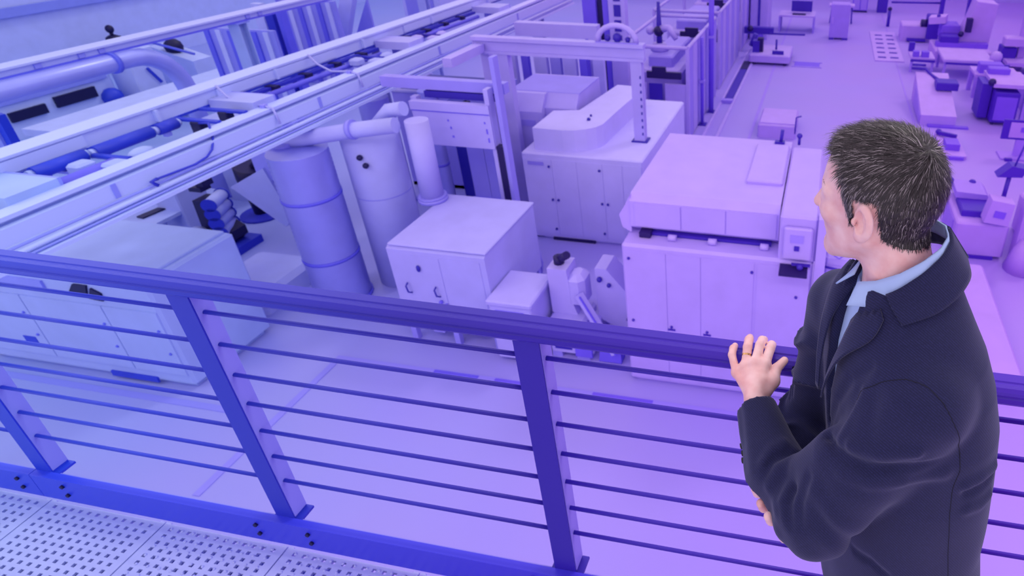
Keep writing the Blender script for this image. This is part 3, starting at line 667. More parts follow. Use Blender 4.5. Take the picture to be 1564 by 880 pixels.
# a person in dark clothes far behind, standing by the left wall
pp = MB()
pp.tube([(-28.0, 20.25, .08), (-28.0, 20.25, .48), (-28.0, 20.22, .88)], [.07, .08, .11], 10)
pp.tube([(-28.0, 20.55, .08), (-28.0, 20.55, .48), (-28.0, 20.52, .88)], [.07, .08, .11], 10)
pp.tube([(-28, 20.38, .85), (-28, 20.38, 1.1), (-28, 20.38, 1.38), (-28, 20.38, 1.46)], [.20, .19, .25, .12], 14)
pp.tube([(-28, 20.38, 1.44), (-28, 20.38, 1.58)], [.07, .06], 10)
pp.ball((-28, 20.38, 1.70), .155, 12, 8, (1, .9, 1.1))
for s_ in (-1, 1):
    pp.tube([(-28, 20.38 + s_ * .22, 1.36), (-27.95, 20.38 + s_ * .30, 1.08), (-27.85, 20.38 + s_ * .26, .82), (-27.82, 20.38 + s_ * .25, .74)], [.075, .06, .05, .045], 8)
    pp.ball((-27.92, 20.40 + s_ * .15, .05), .1, 8, 5, (1.5, .6, .5))
pp.v = [(x - 1.0, y + .7, z) for x, y, z in pp.v]
po = pp.build('person', paint('k', .1), None, (-29, 21.08, 0))
tag(po, 'tiny distant person in dark clothes standing behind the far girder', 'person')

# ------------------------------------------------------------------ middle distance: behind gantry and panel
thing('mezzanine_box', 'pale wide bin with wire basket edges behind the panel frame', 'bin', .44, (-9.5, 14, 0),
      [('bin', 'l', [('b', -10.6, -8.0, 13.4, 13.5, 0, 2.6), ('b', -10.6, -10.5, 13.5, 15, 0, 2.6), ('b', -8.1, -8.0, 13.5, 15, 0, 2.6), ('b', -10.6, -8.0, 13.4, 15, 0, .1)]), ('scrap', 'd', [('r', (-9.6, 13.6, 2.66), (-8.6, 14.0, 2.66), .1, .08), ('r', (-9.2, 14.2, 2.66), (-8.3, 13.7, 2.66), .1, .08), ('r', (-10.2, 13.9, 2.66), (-9.7, 14.0, 2.7), .25, .1), ('b', -10.5, -8.1, 13.5, 14.9, 2.5, 2.6)]), ('flap', 'w', [('b', -9.75, -9.35, 13.3, 13.4, 2.2, 2.95)]), ('rim', 'w', [('t', [(-10.6, 13.4, 2.62), (-8.0, 13.4, 2.62)], .05, 8)])])
thing('tall_panel_rack', 'row of tall bluish panels and posts behind the gantry', 'rack', .52, (-8, 16, 0),
      [('panel', k, [('b', -8.6 + i * .42, -8.6 + i * .42 + w_, 15.6 + .1 * (i % 2), 15.75 + .1 * (i % 2), .05, 3.3 - .1 * (i % 3))]) for i, (k, w_) in enumerate((('w', .3), ('m', .2), ('w', .36), ('l', .3), ('w', .36), ('m', .2), ('w', .3)))] + [('base', 'l', [('b', -8.7, -5.7, 15.5, 16.0, 0, .05)])])
thing('white_bracket_arm', 'pale angled bracket arm above the tall panels', 'bracket', .53, (-7.2, 16.4, 0),
      [('arm', 'w', [('b', -8.4, -6.05, 16.0, 16.3, 3.5, 3.85)]), ('post', 'w', [('b', -6.3, -6.05, 16.0, 16.3, 0, 3.5)]), ('slot', 'd', [('b', -6.2, -6.12, 15.98, 16.0, 2.6, 3.4), ('b', -6.2, -6.12, 15.98, 16.0, 2.0, 2.5)])])
thing('dark_curtain_column', 'tall dark violet column pair behind the gantry', 'column', .58, (-6.4, 17.5, 0),
      [('column', 'm', [('b', -6.95, -6.55, 17.4, 17.8, 0, 4.3)]), ('column', 'k', [('b', -6.52, -6.38, 17.5, 17.8, 0, 4.3)]), ('column', 'm', [('b', -6.35, -6.18, 17.4, 17.8, 0, 4.3)])])
thing('perforated_column', 'pale column with a row of dark square holes behind the gantry', 'column', .61, (-5.9, 17.4, 0),
      [('shaft', 'w', [('b', -6.14, -5.66, 17.3, 17.6, 0, 4.5)]), ('hole', 'd', [('b', -5.98, -5.78, 17.28, 17.3, 2.6 + .42 * i, 2.92 + .42 * i) for i in range(5)])])
# cabinets and enclosure bays behind the gantry column
def enclosure(lb, t, x0, x1, y0, y1, h):
    parts = [('frame_rail', 'w', [('t', [(x0, y0, h), (x1, y0, h)], .06, 8)]), ('frame_rail', 'w', [('t', [(x1, y0, h), (x1, y1, h)], .06, 8)]), ('frame_rail', 'w', [('t', [(x0, y0, h), (x0, y1, h)], .06, 8)]), ('frame_rail', 'w', [('t', [(x0, y1, h), (x1, y1, h)], .06, 8)])]
    n = 7
    for i in range(n):
        y = y0 + (y1 - y0) * i / n
        parts.append(('side_panel', 'w' if i % 2 else 'l', [('b', x1 - .03, x1 + .03, y + .02, y + (y1 - y0) / n - .02, .05, h - .05)]))
    parts += [('front_panel', 'w', [('b', x0 + .05, x0 + (x1 - x0) * .38, y0 - .02, y0 + .03, .05, h * .62)]), ('window', 'd', [('b', x0 + (x1 - x0) * .42, x0 + (x1 - x0) * .62, y0 - .02, y0 + .02, h * .12, h * .62)]), ('front_panel', 'w', [('b', x0 + (x1 - x0) * .66, x1 - .05, y0 - .02, y0 + .03, .05, h * .62)]),
              ('light_bar', 'k', [('b', x0 + (x1 - x0) * .40, x1 - .2, y0 - .08, y0 + .02, h * .68, h * .75), ('b', x0 + (x1 - x0) * .48, x0 + (x1 - x0) * .68, y0 - .08, y0 + .02, h * .75, h * .80)]),
              ('machine', 'w', [('B', x0 + .3, x1 - .35, y0 + .6, y1 - .3, 0, h * .7, .08)], [('hood', 'l', [('B', x0 + .6, x1 - .7, y0 + 1.0, y1 - .8, h * .7, h * .82, .05)])])]
    for x, y in ((x0, y0), (x1, y0), (x0, y1), (x1, y1)):
        parts.append(('corner_post', 'w', [('b', x - .05, x + .05, y - .05, y + .05, 0, h)]))
    thing('machine_enclosure', lb, 'enclosure', t, ((x0 + x1) / 2, y0, 0), parts, 'machine enclosures')
enclosure('nearest open-topped machine enclosure right of the gantry column', .65, -6.1, -4.0, 17.9, 22.5, 2.9)
enclosure('second open-topped machine enclosure behind the nearest one', .67, -6.5, -4.0, 23.4, 28.5, 2.9)
enclosure('third machine enclosure far along the line', .69, -6.7, -4.0, 29.5, 36, 2.9)
thing('arched_bracket', 'pale arched bracket with dark bolts on top of the gantry column', 'bracket', .61, (-4.3, 12.5, 4.3),
      [('arch', 'w', [('t', [(-4.3 - .42 * math.cos(a), 12.5, 4.32 + .34 * math.sin(a)) for a in [math.pi * i / 10 for i in range(11)]], .06, 10)]), ('bolt', 'd', [('s', (-4.5, 12.5, 4.40), .07, 8, 5), ('s', (-4.28, 12.48, 4.42), .1, 8, 5), ('s', (-4.06, 12.5, 4.38), .06, 8, 5)]), ('sole', 'l', [('b', -4.75, -3.85, 12.44, 12.58, 4.30, 4.33)])])
thing('robot_arm', 'pale articulated robot arm with a dark joint above the enclosure', 'robot', .64, (-5.3, 19.6, 2.38),
      [('pedestal', 'w', [('t', [(-5.3, 19.6, 2.38), (-5.3, 19.6, 2.5), (-5.3, 19.6, 2.62)], [.3, .28, .2], 14)]), ('shoulder', 'k', [('s', (-5.3, 19.55, 3.0), .17, 10, 6)]), ('upper_arm', 'd', [('t', [(-5.3, 19.6, 2.6), (-5.3, 19.6, 3.1), (-5.3, 19.6, 3.9)], [.1, .09, .05], 8)]), ('forearm', 'w', [('t', [(-5.25, 19.6, 3.05), (-4.95, 19.5, 3.12), (-4.7, 19.4, 2.8)], [.14, .12, .08], 10)]), ('counterweight', 'w', [('s', (-5.6, 19.6, 3.0), .14, 10, 6)])])
for i, (x, y, h, lb) in enumerate(((-3.80, 20.7, 5.2, 'tall dark violet pole at the enclosure corner'), (-3.86, 19.4, 2.9, 'short dark violet pole beside the tall pole'))):
    thing('dark_pole', lb, 'pole', .69, (x, y, 0), [('pole', 'm', [('t', [(x, y, .02), (x, y, h)], .055 if i else .09, 10)]), ('foot', 'd', [('b', x - .14, x + .14, y - .14, y + .14, 0, .03)]), ('clamp', 'l', [('b', x - .1, x + .1, y - .1, y + .1, h * .5, h * .5 + .08)])], 'dark poles')
thing('enclosure_pedal', 'small dark pedal on the floor before the enclosure', 'pedal', .68, (-4.4, 18.6, 0), [('plate', 'w', [('B', -4.75, -4.05, 17.2, 17.75, 0, .3, .05)]), ('pad', 'd', [('s', (-4.35, 17.4, .31), .12, 8, 5, (1, .6, .3))])])

# ------------------------------------------------------------------ floor rail and cart line along the aisle
thing('floor_channel', 'dark recessed slot rail in the floor left of the aisle', 'rail', .72, (-3.4, 24, 0),
      [('slot', 'd', [('b', -3.55, -3.25, 22.0, 26.3, 0, .03)]), ('slot_end', 'k', [('b', -3.55, -3.25, 26.3, 27.6, 0, .04)]), ('edge', 'w', [('b', -3.66, -3.57, 16, 30, 0, .04), ('b', -3.23, -3.12, 16, 30, 0, .04)]), ('stop', 'l', [('b', -3.6, -3.2, 21.7, 21.95, 0, .12)])])
thing('track_trolley', 'pale trolley with dark tools standing on the floor rail', 'trolley', .74, (-2.7, 28, 0),
      [('bed', 'w', [('B', -3.3, -1.5, 27.2, 29.2, .12, .45, .05)]), ('wheel', 'k', [('s', (-3.1, 27.3, .1), .1, 8, 5), ('s', (-1.7, 27.3, .1), .1, 8, 5)]), ('clamp', 'd', [('b', -3.2, -2.9, 27.6, 28.0, .45, .95), ('t', [(-3.4, 28.8, .45), (-3.2, 28.8, 1.0)], .12, 8)]), ('tool', 'k', [('b', -3.0, -2.75, 27.7, 28.0, .45, 1.05)]), ('tool', 'd', [('b', -2.3, -1.8, 27.4, 27.5, .45, .6), ('t', [(-2.2, 28.3, .45), (-2.2, 28.3, .9)], .05, 6)]), ('rod', 'd', [('t', [(-2.6, 29.2, .95), (-1.0, 29.5, .9)], .05, 6)])])
thing('dark_tool_head', 'dark violet T-shaped tool head above the trolley', 'tool', .73, (-3, 30, 0), [('bar', 'd', [('b', -3.9, -2.5, 29.9, 30.2, .75, 1.05)]), ('stem', 'm', [('b', -3.3, -3.0, 29.9, 30.2, 0, .75)]), ('knob', 'k', [('s', (-3.6, 29.85, 1.0), .15, 8, 5)])])
thing('rail_post_sensor', 'small dark sensor on a thin post at the aisle edge', 'sensor', .77, (-1.9, 16.5, 0), [('post', 'w', [('b', -1.98, -1.82, 16.4, 16.5, 0, .5)]), ('head', 'd', [('b', -1.95, -1.75, 16.38, 16.44, .5, .6)]), ('shelf', 'w', [('B', -2.9, -1.5, 15.4, 16.3, 0, .25, .03)])])
thing('white_crate', 'flat white crate with a dark wire hook beside the aisle', 'crate', .78, (-1.2, 19, 0), [('crate', 'w', [('B', -1.9, -.7, 18.6, 20.2, 0, .45, .04)]), ('hook', 'd', [('t', [(-.72, 18.62, .2), (-.70, 18.6, .75), (-.55, 18.6, .8)], .025, 6)]), ('lid', 'w', [('b', -1.85, -.75, 18.7, 20.1, .45, .48)])])
thing('slim_locker', 'dark slit pale locker by the far enclosure', 'locker', .71, (-4.2, 33, 0), [('body', 'w', [('B', -3.9, -3.0, 32, 34, 0, 2.4, .04)]), ('slit', 'd', [('b', -3.5, -3.38, 31.97, 32.0, .7, 2.1)]), ('plinth', 'l', [('b', -3.85, -3.05, 31.97, 32.0, 0, .1)])])
thing('pale_desk', 'pale desk with a dark screen far beside the aisle', 'desk', .75, (-2, 35, 0), [('top', 'w', [('b', -2.6, -.7, 34.0, 35.4, .8, .88)]), ('leg', 'l', [('b', -2.6, -2.5, 34.0, 35.4, 0, .8), ('b', -.8, -.7, 34.0, 35.4, 0, .8)]), ('screen', 'd', [('b', -2.0, -.9, 34.8, 34.9, .95, 1.5)]), ('keyboard', 'k', [('b', -1.9, -1.2, 34.2, 34.5, .88, .92)])])
thing('floor_mat', 'dark violet mat strip crossing the aisle far back', 'mat', .76, (-.8, 28, 0), [('mat', 'm', [('b', -1.3, -.2, 27.3, 28.0, 0, .03)]), ('border', 'l', [('b', -1.4, -.1, 27.2, 27.3, 0, .03), ('b', -1.4, -.1, 28.0, 28.1, 0, .03)])])

# ------------------------------------------------------------------ along the right side of the aisle
def grp(): return 'machines along the right of the aisle'
thing('violet_cabinet', 'mid violet cabinet standing alone in the aisle', 'cabinet', .83, (.55, 33, 0), [('body', 'l', [('B', .10, 1.05, 32.8, 33.6, .1, 1.75, .03)]), ('foot', 'd', [('b', .1, .35, 32.75, 32.95, 0, .1)]), ('foot', 'd', [('b', .75, 1.05, 32.75, 32.95, 0, .1)]), ('handle', 'w', [('b', .2, .26, 32.76, 32.8, .8, 1.1)])])
thing('tripod_stand', 'thin legged dark stand behind the violet cabinet', 'stand', .83, (.5, 37, 0), [('top', 'w', [('b', .0, 1.4, 36.8, 37.6, .9, 1.0)]), ('leg', 'd', [('t', [(.1, 36.9, 0), (.15, 36.9, .9)], .05, 6)]), ('leg', 'd', [('t', [(.7, 36.9, 0), (.68, 36.9, .9)], .05, 6)]), ('leg', 'd', [('t', [(1.3, 36.9, 0), (1.25, 36.9, .9)], .05, 6)])])
thing('low_locker', 'low violet two-door locker far down the aisle', 'locker', .85, (1.9, 41, 0), [('body', 'm', [('B', 1.4, 2.3, 40.5, 41.3, .1, 1.3, .03)]), ('door', 'l', [('b', 1.45, 1.82, 40.47, 40.5, .15, 1.2)]), ('door', 'l', [('b', 1.88, 2.25, 40.47, 40.5, .15, 1.2)]), ('plinth', 'k', [('b', 1.4, 2.3, 40.5, 41.2, 0, .1)])])
thing('dark_bin', 'dark upright bin beside the low locker', 'bin', .87, (3.2, 41, 0), [('body', 'd', [('B', 2.9, 3.5, 40.6, 41.2, 0, 1.2, .04)]), ('lid', 'k', [('B', 2.85, 3.55, 40.55, 41.25, 1.2, 1.35, .04)])])
g_ = [('frame', 'w', [('b', 2.25, 3.55, 28.9, 35.0, 0, .04)])]
for r in range(6):
    for c in range(2):
        y = 29.4 + r * .92; x = 2.42 + c * .55 + .012 * r
        g_.append(('slot', 'd', [('b', x, x + .36, y, y + .2, .04, .055)]))
thing('floor_grille', 'pale floor grille with two columns of dark slots at the aisle edge', 'grille', .87, (2.9, 32, 0), g_)
thing('grey_post', 'small dark post behind the floor grille', 'post', .87, (3.2, 36.5, 0), [('post', 'd', [('t', [(3.3, 36.6, 0), (3.3, 36.6, .9)], .09, 8)]), ('cap', 'k', [('s', (3.3, 36.6, .95), .12, 8, 5)])])
thing('lathe_machine', 'pale lathe with dark chuck left of the big angled machine', 'machine', .9, (5, 34, 0),
      [('bed', 'w', [('B', 3.7, 5.5, 33.2, 34.4, 0, .8, .05)]), ('head', 'd', [('B', 4.9, 5.5, 33.0, 33.9, .2, 1.3, .05)]), ('shelf', 'd', [('b', 4.0, 4.9, 33.0, 33.2, .05, .18)]), ('chuck', 'k', [('t', [(4.9, 33.3, .9), (4.6, 33.3, .9)], .2, 10)]), ('back_rail', 'd', [('t', [(3.4, 37.3, 1.2), (6.2, 37.3, 1.25)], .06, 6)]), ('post', 'd', [('b', 6.0, 6.2, 36.9, 37.3, 0, 1.9)])])
thing('milling_machine', 'big pale angled milling machine with dark steps in the right background', 'machine', .93, (6.3, 30, 0),
      [('base', 'w', [('B', 4.85, 7.3, 29.2, 31.4, 0, .55, .05)]), ('edge', 'm', [('b', 4.95, 7.2, 29.9, 30.3, .55, .75)]), ('column', 'w', [('p', [(5.9, .55), (7.3, .55), (7.4, 2.4), (6.5, 2.5), (6.3, 1.6)], 'y', 30.4, 31.6)]), ('saddle', 'd', [('B', 5.1, 5.9, 29.9, 30.6, .75, 1.05, .04)]), ('saddle', 'm', [('B', 5.2, 6.0, 30.6, 31.6, .75, 1.4, .04)]), ('lever', 'k', [('b', 6.15, 6.4, 30.1, 30.4, 1.2, 1.8), ('s', (6.0, 30.2, 1.1), .13, 8, 5)]), ('panel', 'w', [('r', (4.7, 31.2, 1.5), (5.4, 31.0, 1.6), .8, .3)], [('dot', 'd', [('s', (5.0, 30.8, 1.75), .09, 8, 5)])]), ('mast', 'd', [('b', 6.35, 6.55, 31.6, 31.9, 0, 3.0)])])
thing('drill_press', 'pale drill press with a dark side box at the right edge', 'machine', .96, (8, 29, 0),
      [('box', 'd', [('B', 7.5, 8.1, 28.6, 29.4, .1, .95, .04)]), ('pillar', 'w', [('b', 8.2, 8.5, 28.8, 29.2, 0, 2.3)]), ('head', 'w', [('B', 7.5, 8.4, 28.4, 29.0, 1.05, 1.4, .05)]), ('table', 'w', [('b', 7.6, 9.6, 27.8, 29.2, .35, .5)]), ('base_edge', 'd', [('b', 7.9, 9.7, 27.7, 27.8, .0, .12)]), ('spindle', 'd', [('t', [(8.75, 28.6, .5), (8.7, 28.6, 1.9)], .09, 8), ('s', (8.9, 28.6, 2.0), .2, 8, 5)]), ('cover', 'l', [('B', 8.9, 9.6, 28.0, 28.8, .5, 1.4, .08)])])
thing('tool_shelf', 'violet low tool shelf right of the floor line', 'shelf', .9, (4.0, 27.6, 0),
      [('board', 'w', [('b', 3.6, 4.6, 27.4, 28.6, .55, .62)]), ('bin', 'm', [('b', 3.7, 3.95, 27.5, 27.8, .62, .85), ('b', 4.05, 4.35, 27.5, 27.8, .62, .85)]), ('lip', 'd', [('b', 3.6, 4.6, 27.36, 27.4, .45, .55)]), ('leg', 'l', [('b', 3.62, 3.72, 27.4, 27.5, 0, .55), ('b', 4.48, 4.58, 27.4, 27.5, 0, .55)]), ('bracket', 'd', [('b', 3.6, 3.85, 28.5, 28.7, .62, 1.0)])])
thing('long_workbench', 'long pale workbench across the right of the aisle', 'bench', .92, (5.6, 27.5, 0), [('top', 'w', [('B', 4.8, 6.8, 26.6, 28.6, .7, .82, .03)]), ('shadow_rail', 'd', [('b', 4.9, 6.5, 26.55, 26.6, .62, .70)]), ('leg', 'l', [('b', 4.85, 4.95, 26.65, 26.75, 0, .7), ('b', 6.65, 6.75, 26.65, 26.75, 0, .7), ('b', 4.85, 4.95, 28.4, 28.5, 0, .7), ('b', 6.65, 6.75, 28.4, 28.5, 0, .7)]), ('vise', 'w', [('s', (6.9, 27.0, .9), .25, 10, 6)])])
thing('inclined_conveyor', 'pale inclined machine with a dark curved handle right of the aisle line', 'machine', .92, (4.0, 21.4, 0),
      [('bed', 'w', [('p', [(20.8, .0), (20.8, .35), (23.6, 1.05), (23.6, 0)], 'x', 3.35, 4.5)]), ('handle', 'd', [('t', [(3.2, 23.7, 1.15), (3.7, 23.7, 1.15), (3.9, 23.4, 1.0), (4.1, 23.0, .95)], .06, 8), ('t', [(3.3, 24.4, 1.1), (3.8, 24.4, 1.1)], .05, 8)]), ('box', 'd', [('B', 3.95, 4.7, 22.3, 22.9, .78, 1.05, .03)]), ('foot', 'm', [('b', 3.6, 4.9, 20.6, 20.8, 0, .06)]), ('side', 'l', [('p', [(20.9, .05), (22.8, .05), (22.8, .8), (20.9, .3)], 'x', 3.32, 3.35)])])
thing('tool_cart', 'dark violet tool cart with pale top at the right', 'cart', .97, (6.0, 21.6, 0),
      [('body', 'd', [('B', 5.65, 6.45, 21.2, 22.3, .12, 1.15, .03)]), ('front', 'm', [('b', 5.72, 6.38, 21.17, 21.2, .2, 1.0)]), ('side', 'd', [('b', 5.3, 5.62, 21.6, 22.5, .12, 1.3)]), ('top', 'w', [('b', 5.55, 6.75, 21.2, 22.9, 1.3, 1.42)]), ('top_strut', 'l', [('b', 5.6, 5.7, 22.6, 22.8, 0, 1.3), ('b', 6.6, 6.7, 22.6, 22.8, 0, 1.3), ('b', 6.6, 6.7, 21.25, 21.4, 0, 1.3)]), ('knob', 'k', [('s', (5.5, 21.3, 1.45), .13, 8, 5)]), ('caster', 'k', [('s', (5.75, 21.3, .06), .06, 8, 5), ('s', (6.35, 21.3, .06), .06, 8, 5)]), ('device', 'm', [('B', 5.6, 6.3, 22.4, 22.8, 1.42, 1.62, .03)])])
thing('upper_shelf_unit', 'pale shelf with a violet box behind the tool cart', 'shelf', .97, (6.6, 24.6, 0), [('board', 'w', [('b', 5.6, 7.2, 24.2, 25.4, .8, .9)]), ('box', 'm', [('B', 5.75, 6.6, 24.4, 24.9, .9, 1.25, .03)]), ('bar', 'd', [('b', 6.5, 7.0, 25.2, 25.3, .95, 1.05)]), ('leg', 'l', [('b', 5.6, 5.75, 24.2, 24.35, 0, .8), ('b', 7.05, 7.2, 24.2, 24.35, 0, .8), ('b', 5.6, 5.75, 25.2, 25.35, 0, .8), ('b', 7.05, 7.2, 25.2, 25.35, 0, .8)])])
thing('wall_socket_post', 'dark violet machine part cut by the right picture edge', 'machine', 1., (7.6, 24, 0), [('arm', 'k', [('t', [(7.35, 23.5, 1.0), (7.4, 23.4, 1.4), (7.3, 23.2, 1.7)], .12, 8)]), ('body', 'l', [('B', 7.1, 8.6, 22.6, 24.2, 0, 1.0, .05)]), ('slit', 'd', [('b', 7.1, 8.2, 22.57, 22.6, .8, .95)])])
thing('floor_drain', 'small violet floor cover just behind the man\'s head', 'cover', .93, (4.0, 18.9, 0),
      [('tray', 'w', [('b', 3.72, 4.4, 18.0, 19.9, 0, .1)]), ('pan', 'm', [('b', 3.85, 4.25, 18.4, 18.95, .1, .3)]), ('grip', 'd', [('r', (3.8, 19.6, .2), (4.3, 19.35, .2), .1, .12), ('s', (3.8, 19.7, .2), .1, 8, 5)]), ('ring', 'k', [('b', 3.88, 4.2, 19.05, 19.15, .1, .2)]), ('edge', 'm', [('b', 3.9, 4.3, 17.9, 18.0, 0, .1)])])
thing('monitor_frame', 'violet framed monitor panel at the right picture edge', 'monitor', .98, (5.9, 18.6, 0),
      [('frame', 'd', [('b', 5.35, 6.6, 18.5, 18.56, .55, 1.15)]), ('screen', 'w', [('b', 5.55, 6.3, 18.47, 18.5, .62, 1.08)]), ('window', 'm', [('b', 5.85, 6.3, 18.45, 18.47, .8, .95)]), ('stand', 'l', [('b', 5.8, 6.1, 18.5, 18.6, 0, .55)]), ('base', 'l', [('b', 5.4, 6.5, 18.2, 18.8, 0, .05)]), ('bar', 'd', [('b', 5.5, 5.7, 18.1, 18.2, .0, .08)])])
parts = [('cabinet', 'w', [('B', 3.12, 4.2, 12.4, 13.9, .08, .85, .04)]), ('plinth', 'd', [('b', 3.3, 4.0, 12.36, 12.5, 0, .08)]),
         ('side_controls', 'l', [('b', 3.10, 3.12, 12.7, 13.7, .2, .75)]),
         ('tray', 'd', [('B', 3.25, 3.95, 12.7, 13.5, .85, 1.0, .02)]),
         ('lid', 'l', [('p', [(3.2, 1.0), (3.95, 1.0), (3.85, 1.12), (3.2, 1.15)], 'y', 13.3, 14.0)]),
         ('terminal', 'w', [('p', [(3.62, .95), (4.12, .9), (4.16, 1.42), (3.70, 1.48)], 'y', 12.30, 12.62)], [('screen', 'm', [('p', [(3.78, 1.10), (4.0, 1.07), (4.02, 1.22), (3.80, 1.25)], 'y', 12.28, 12.30)])]),
         ('lamp_head', 'd', [('p', [(3.85, 1.75), (4.35, 1.78), (4.42, 1.98), (4.10, 2.02)], 'y', 12.9, 13.2)]),
         ('lamp_stem', 'd', [('t', [(4.1, 13.0, 1.0), (4.12, 13.0, 1.75)], .05, 8)]),
         ('antenna', 'd', [('t', [(4.18, 13.0, 2.0), (4.28, 13.0, 2.55)], .02, 6)]),
         ('gauge_row', 'd', [('s', (3.15, 13.9, 1.15), .08, 8, 5), ('t', [(3.2, 13.9, 1.1), (3.7, 13.9, 1.05)], .05, 8), ('s', (3.65, 13.95, 1.1), .09, 8, 5)])]
thing('measuring_station', 'pale measuring station with a terminal and dark lamp by the man\'s shoulder', 'machine', .96, (3.7, 13, 0), parts)
thing('side_column', 'pale round-edged column beside the measuring station', 'column', .98, (4.5, 12.5, 0), [('column', 'w', [('B', 4.35, 4.6, 12.2, 12.6, 0, 1.55, .05)]), ('bracket', 'd', [('b', 4.6, 4.66, 12.3, 12.5, .25, .5)]), ('foot', 'w', [('t', [(4.5, 12.1, 0), (4.5, 12.1, .5), (4.5, 12.15, .7)], [.35, .22, .1], 12)])])
thing('low_cabinet', 'pale low cabinet at the right edge beside the round-edged column', 'cabinet', 1., (5.4, 12.8, 0), [('body', 'w', [('B', 4.75, 6.2, 12.5, 14.0, .05, .95, .04)]), ('door', 'w', [('b', 4.8, 5.4, 12.475, 12.5, .1, .85)]), ('plinth', 'l', [('b', 4.8, 6.1, 12.55, 13.9, 0, .05)])])
thing('bench_block', 'long low pale plinth behind the man\'s back', 'plinth', .97, (3.4, 9.8, 0), [('block', 'w', [('B', 2.9, 3.6, 8.2, 11.6, 0, .35, .05)]), ('edge', 'l', [('b', 2.86, 2.9, 8.2, 11.6, 0, .3)])])
# ================================================================== the man at the railing
def A3(*v): return np.array(v, dtype=np.float64)
def unit(v): return v / np.linalg.norm(v)
def cap(p, a, b, ra, rb):
    ba = b - a; pa = p - a
    h = np.clip(pa @ ba / (ba @ ba), 0, 1)
    return np.linalg.norm(pa - h[:, None] * ba, axis=1) - (ra + (rb - ra) * h)
def sph(p, c, r): return np.linalg.norm(p - c, axis=1) - r
def ell(p, c, M, rad):
    q = (p - c) @ M.T
    k0 = np.linalg.norm(q / rad, axis=1); k1 = np.linalg.norm(q / (rad * rad), axis=1)
    return np.where(k1 > 1e-9, k0 * (k0 - 1) / np.maximum(k1, 1e-9), -np.min(rad))
def smin(a, b, k):
    h = np.clip(.5 + .5 * (b - a) / k, 0, 1)
    return b + (a - b) * h - k * h * (1 - h)
def smax(a, b, k): return -smin(-a, -b, k)
def wob(p, scale, seed):
    rng = np.random.RandomState(seed); r = np.zeros(len(p))
    for i in range(6):
        d = rng.normal(size=3); d /= np.linalg.norm(d)
        r += np.sin((p @ d) * scale * (.6 + .25 * i) + rng.rand() * 6.28) / 6
    return r
def sdf_mesh(fn, lo, hi, h, nb=8):
    """surface nets over the blocks the surface passes through"""
    lo = np.array(lo, float); hi = np.array(hi, float)
    nblk = np.ceil((hi - lo) / (h * nb)).astype(int)
    N = nblk * nb + 2
    g = np.stack(np.meshgrid(*[np.arange(n) for n in nblk], indexing='ij'), -1).reshape(-1, 3)
    cen = lo + (g + .5) * nb * h
    d = fn(cen)
    act = g[np.abs(d) < nb * h * 1.15]
    loc = np.stack(np.meshgrid(*[np.arange(nb + 1)] * 3, indexing='ij'), -1).reshape(-1, 3)
    n1 = nb + 1
    cid = []; cv = []; quads = []
    CH = 400
    corners = np.array([(i, j, k) for i in (0, 1) for j in (0, 1) for k in (0, 1)])
    edges = [(a, b_) for a in range(8) for b_ in range(a + 1, 8) if np.abs(corners[a] - corners[b_]).sum() == 1]
    def key(ijk): return (ijk[..., 0].astype(np.int64) * N[1] + ijk[..., 1]) * N[2] + ijk[..., 2]
    for s in range(0, len(act), CH):
        A_ = act[s:s + CH]
        base = A_ * nb
        ijk = base[:, None, :] + loc[None]
        val = fn((lo + ijk.reshape(-1, 3) * h)).reshape(len(A_), n1, n1, n1)
        V = np.stack([val[:, c[0]:c[0] + nb, c[1]:c[1] + nb, c[2]:c[2] + nb] for c in corners], -1)
        ins = V < 0
        cnt = ins.sum(-1)
        B, I, J, K = np.nonzero((cnt > 0) & (cnt < 8))
        v8 = V[B, I, J, K]
        acc = np.zeros((len(B), 3)); num = np.zeros(len(B))
        for a, b_ in edges:
            va = v8[:, a]; vb = v8[:, b_]
            m_ = (va < 0) != (vb < 0)
            t_ = np.where(m_, va / np.where(m_, va - vb, 1), 0)
            acc += np.where(m_[:, None], corners[a] + (corners[b_] - corners[a]) * t_[:, None], 0); num += m_
        cell = base[B] + np.stack([I, J, K], -1)
        cid.append(key(cell)); cv.append(lo + (cell + acc / num[:, None]) * h)
        for ax in range(3):
            o1, o2 = (ax + 1) % 3, (ax + 2) % 3
            sl = [slice(0, nb)] * 3; sh = [slice(0, nb)] * 3; sh[ax] = slice(1, nb + 1)
            a0 = val[(slice(None),) + tuple(sl)] < 0; a1 = val[(slice(None),) + tuple(sh)] < 0
            B2, I2, J2, K2 = np.nonzero(a0 != a1)
            if len(B2) == 0: continue
            c0 = base[B2] + np.stack([I2, J2, K2], -1)
            e1 = np.zeros(3, int); e1[o1] = 1; e2 = np.zeros(3, int); e2[o2] = 1
            q = np.stack([key(c0 - e1 - e2), key(c0 - e2), key(c0), key(c0 - e1)], -1)
            fl_ = a0[B2, I2, J2, K2]
            q[~fl_] = q[~fl_][:, ::-1]
            quads.append(q)
    cid = np.concatenate(cid); cv = np.concatenate(cv); Q = np.concatenate(quads)
    cid, idx = np.unique(cid, return_index=True); cv = cv[idx]
    pos = np.searchsorted(cid, Q); pos = np.minimum(pos, len(cid) - 1)
    ok = (cid[pos] == Q).all(1)
    return cv, pos[ok]
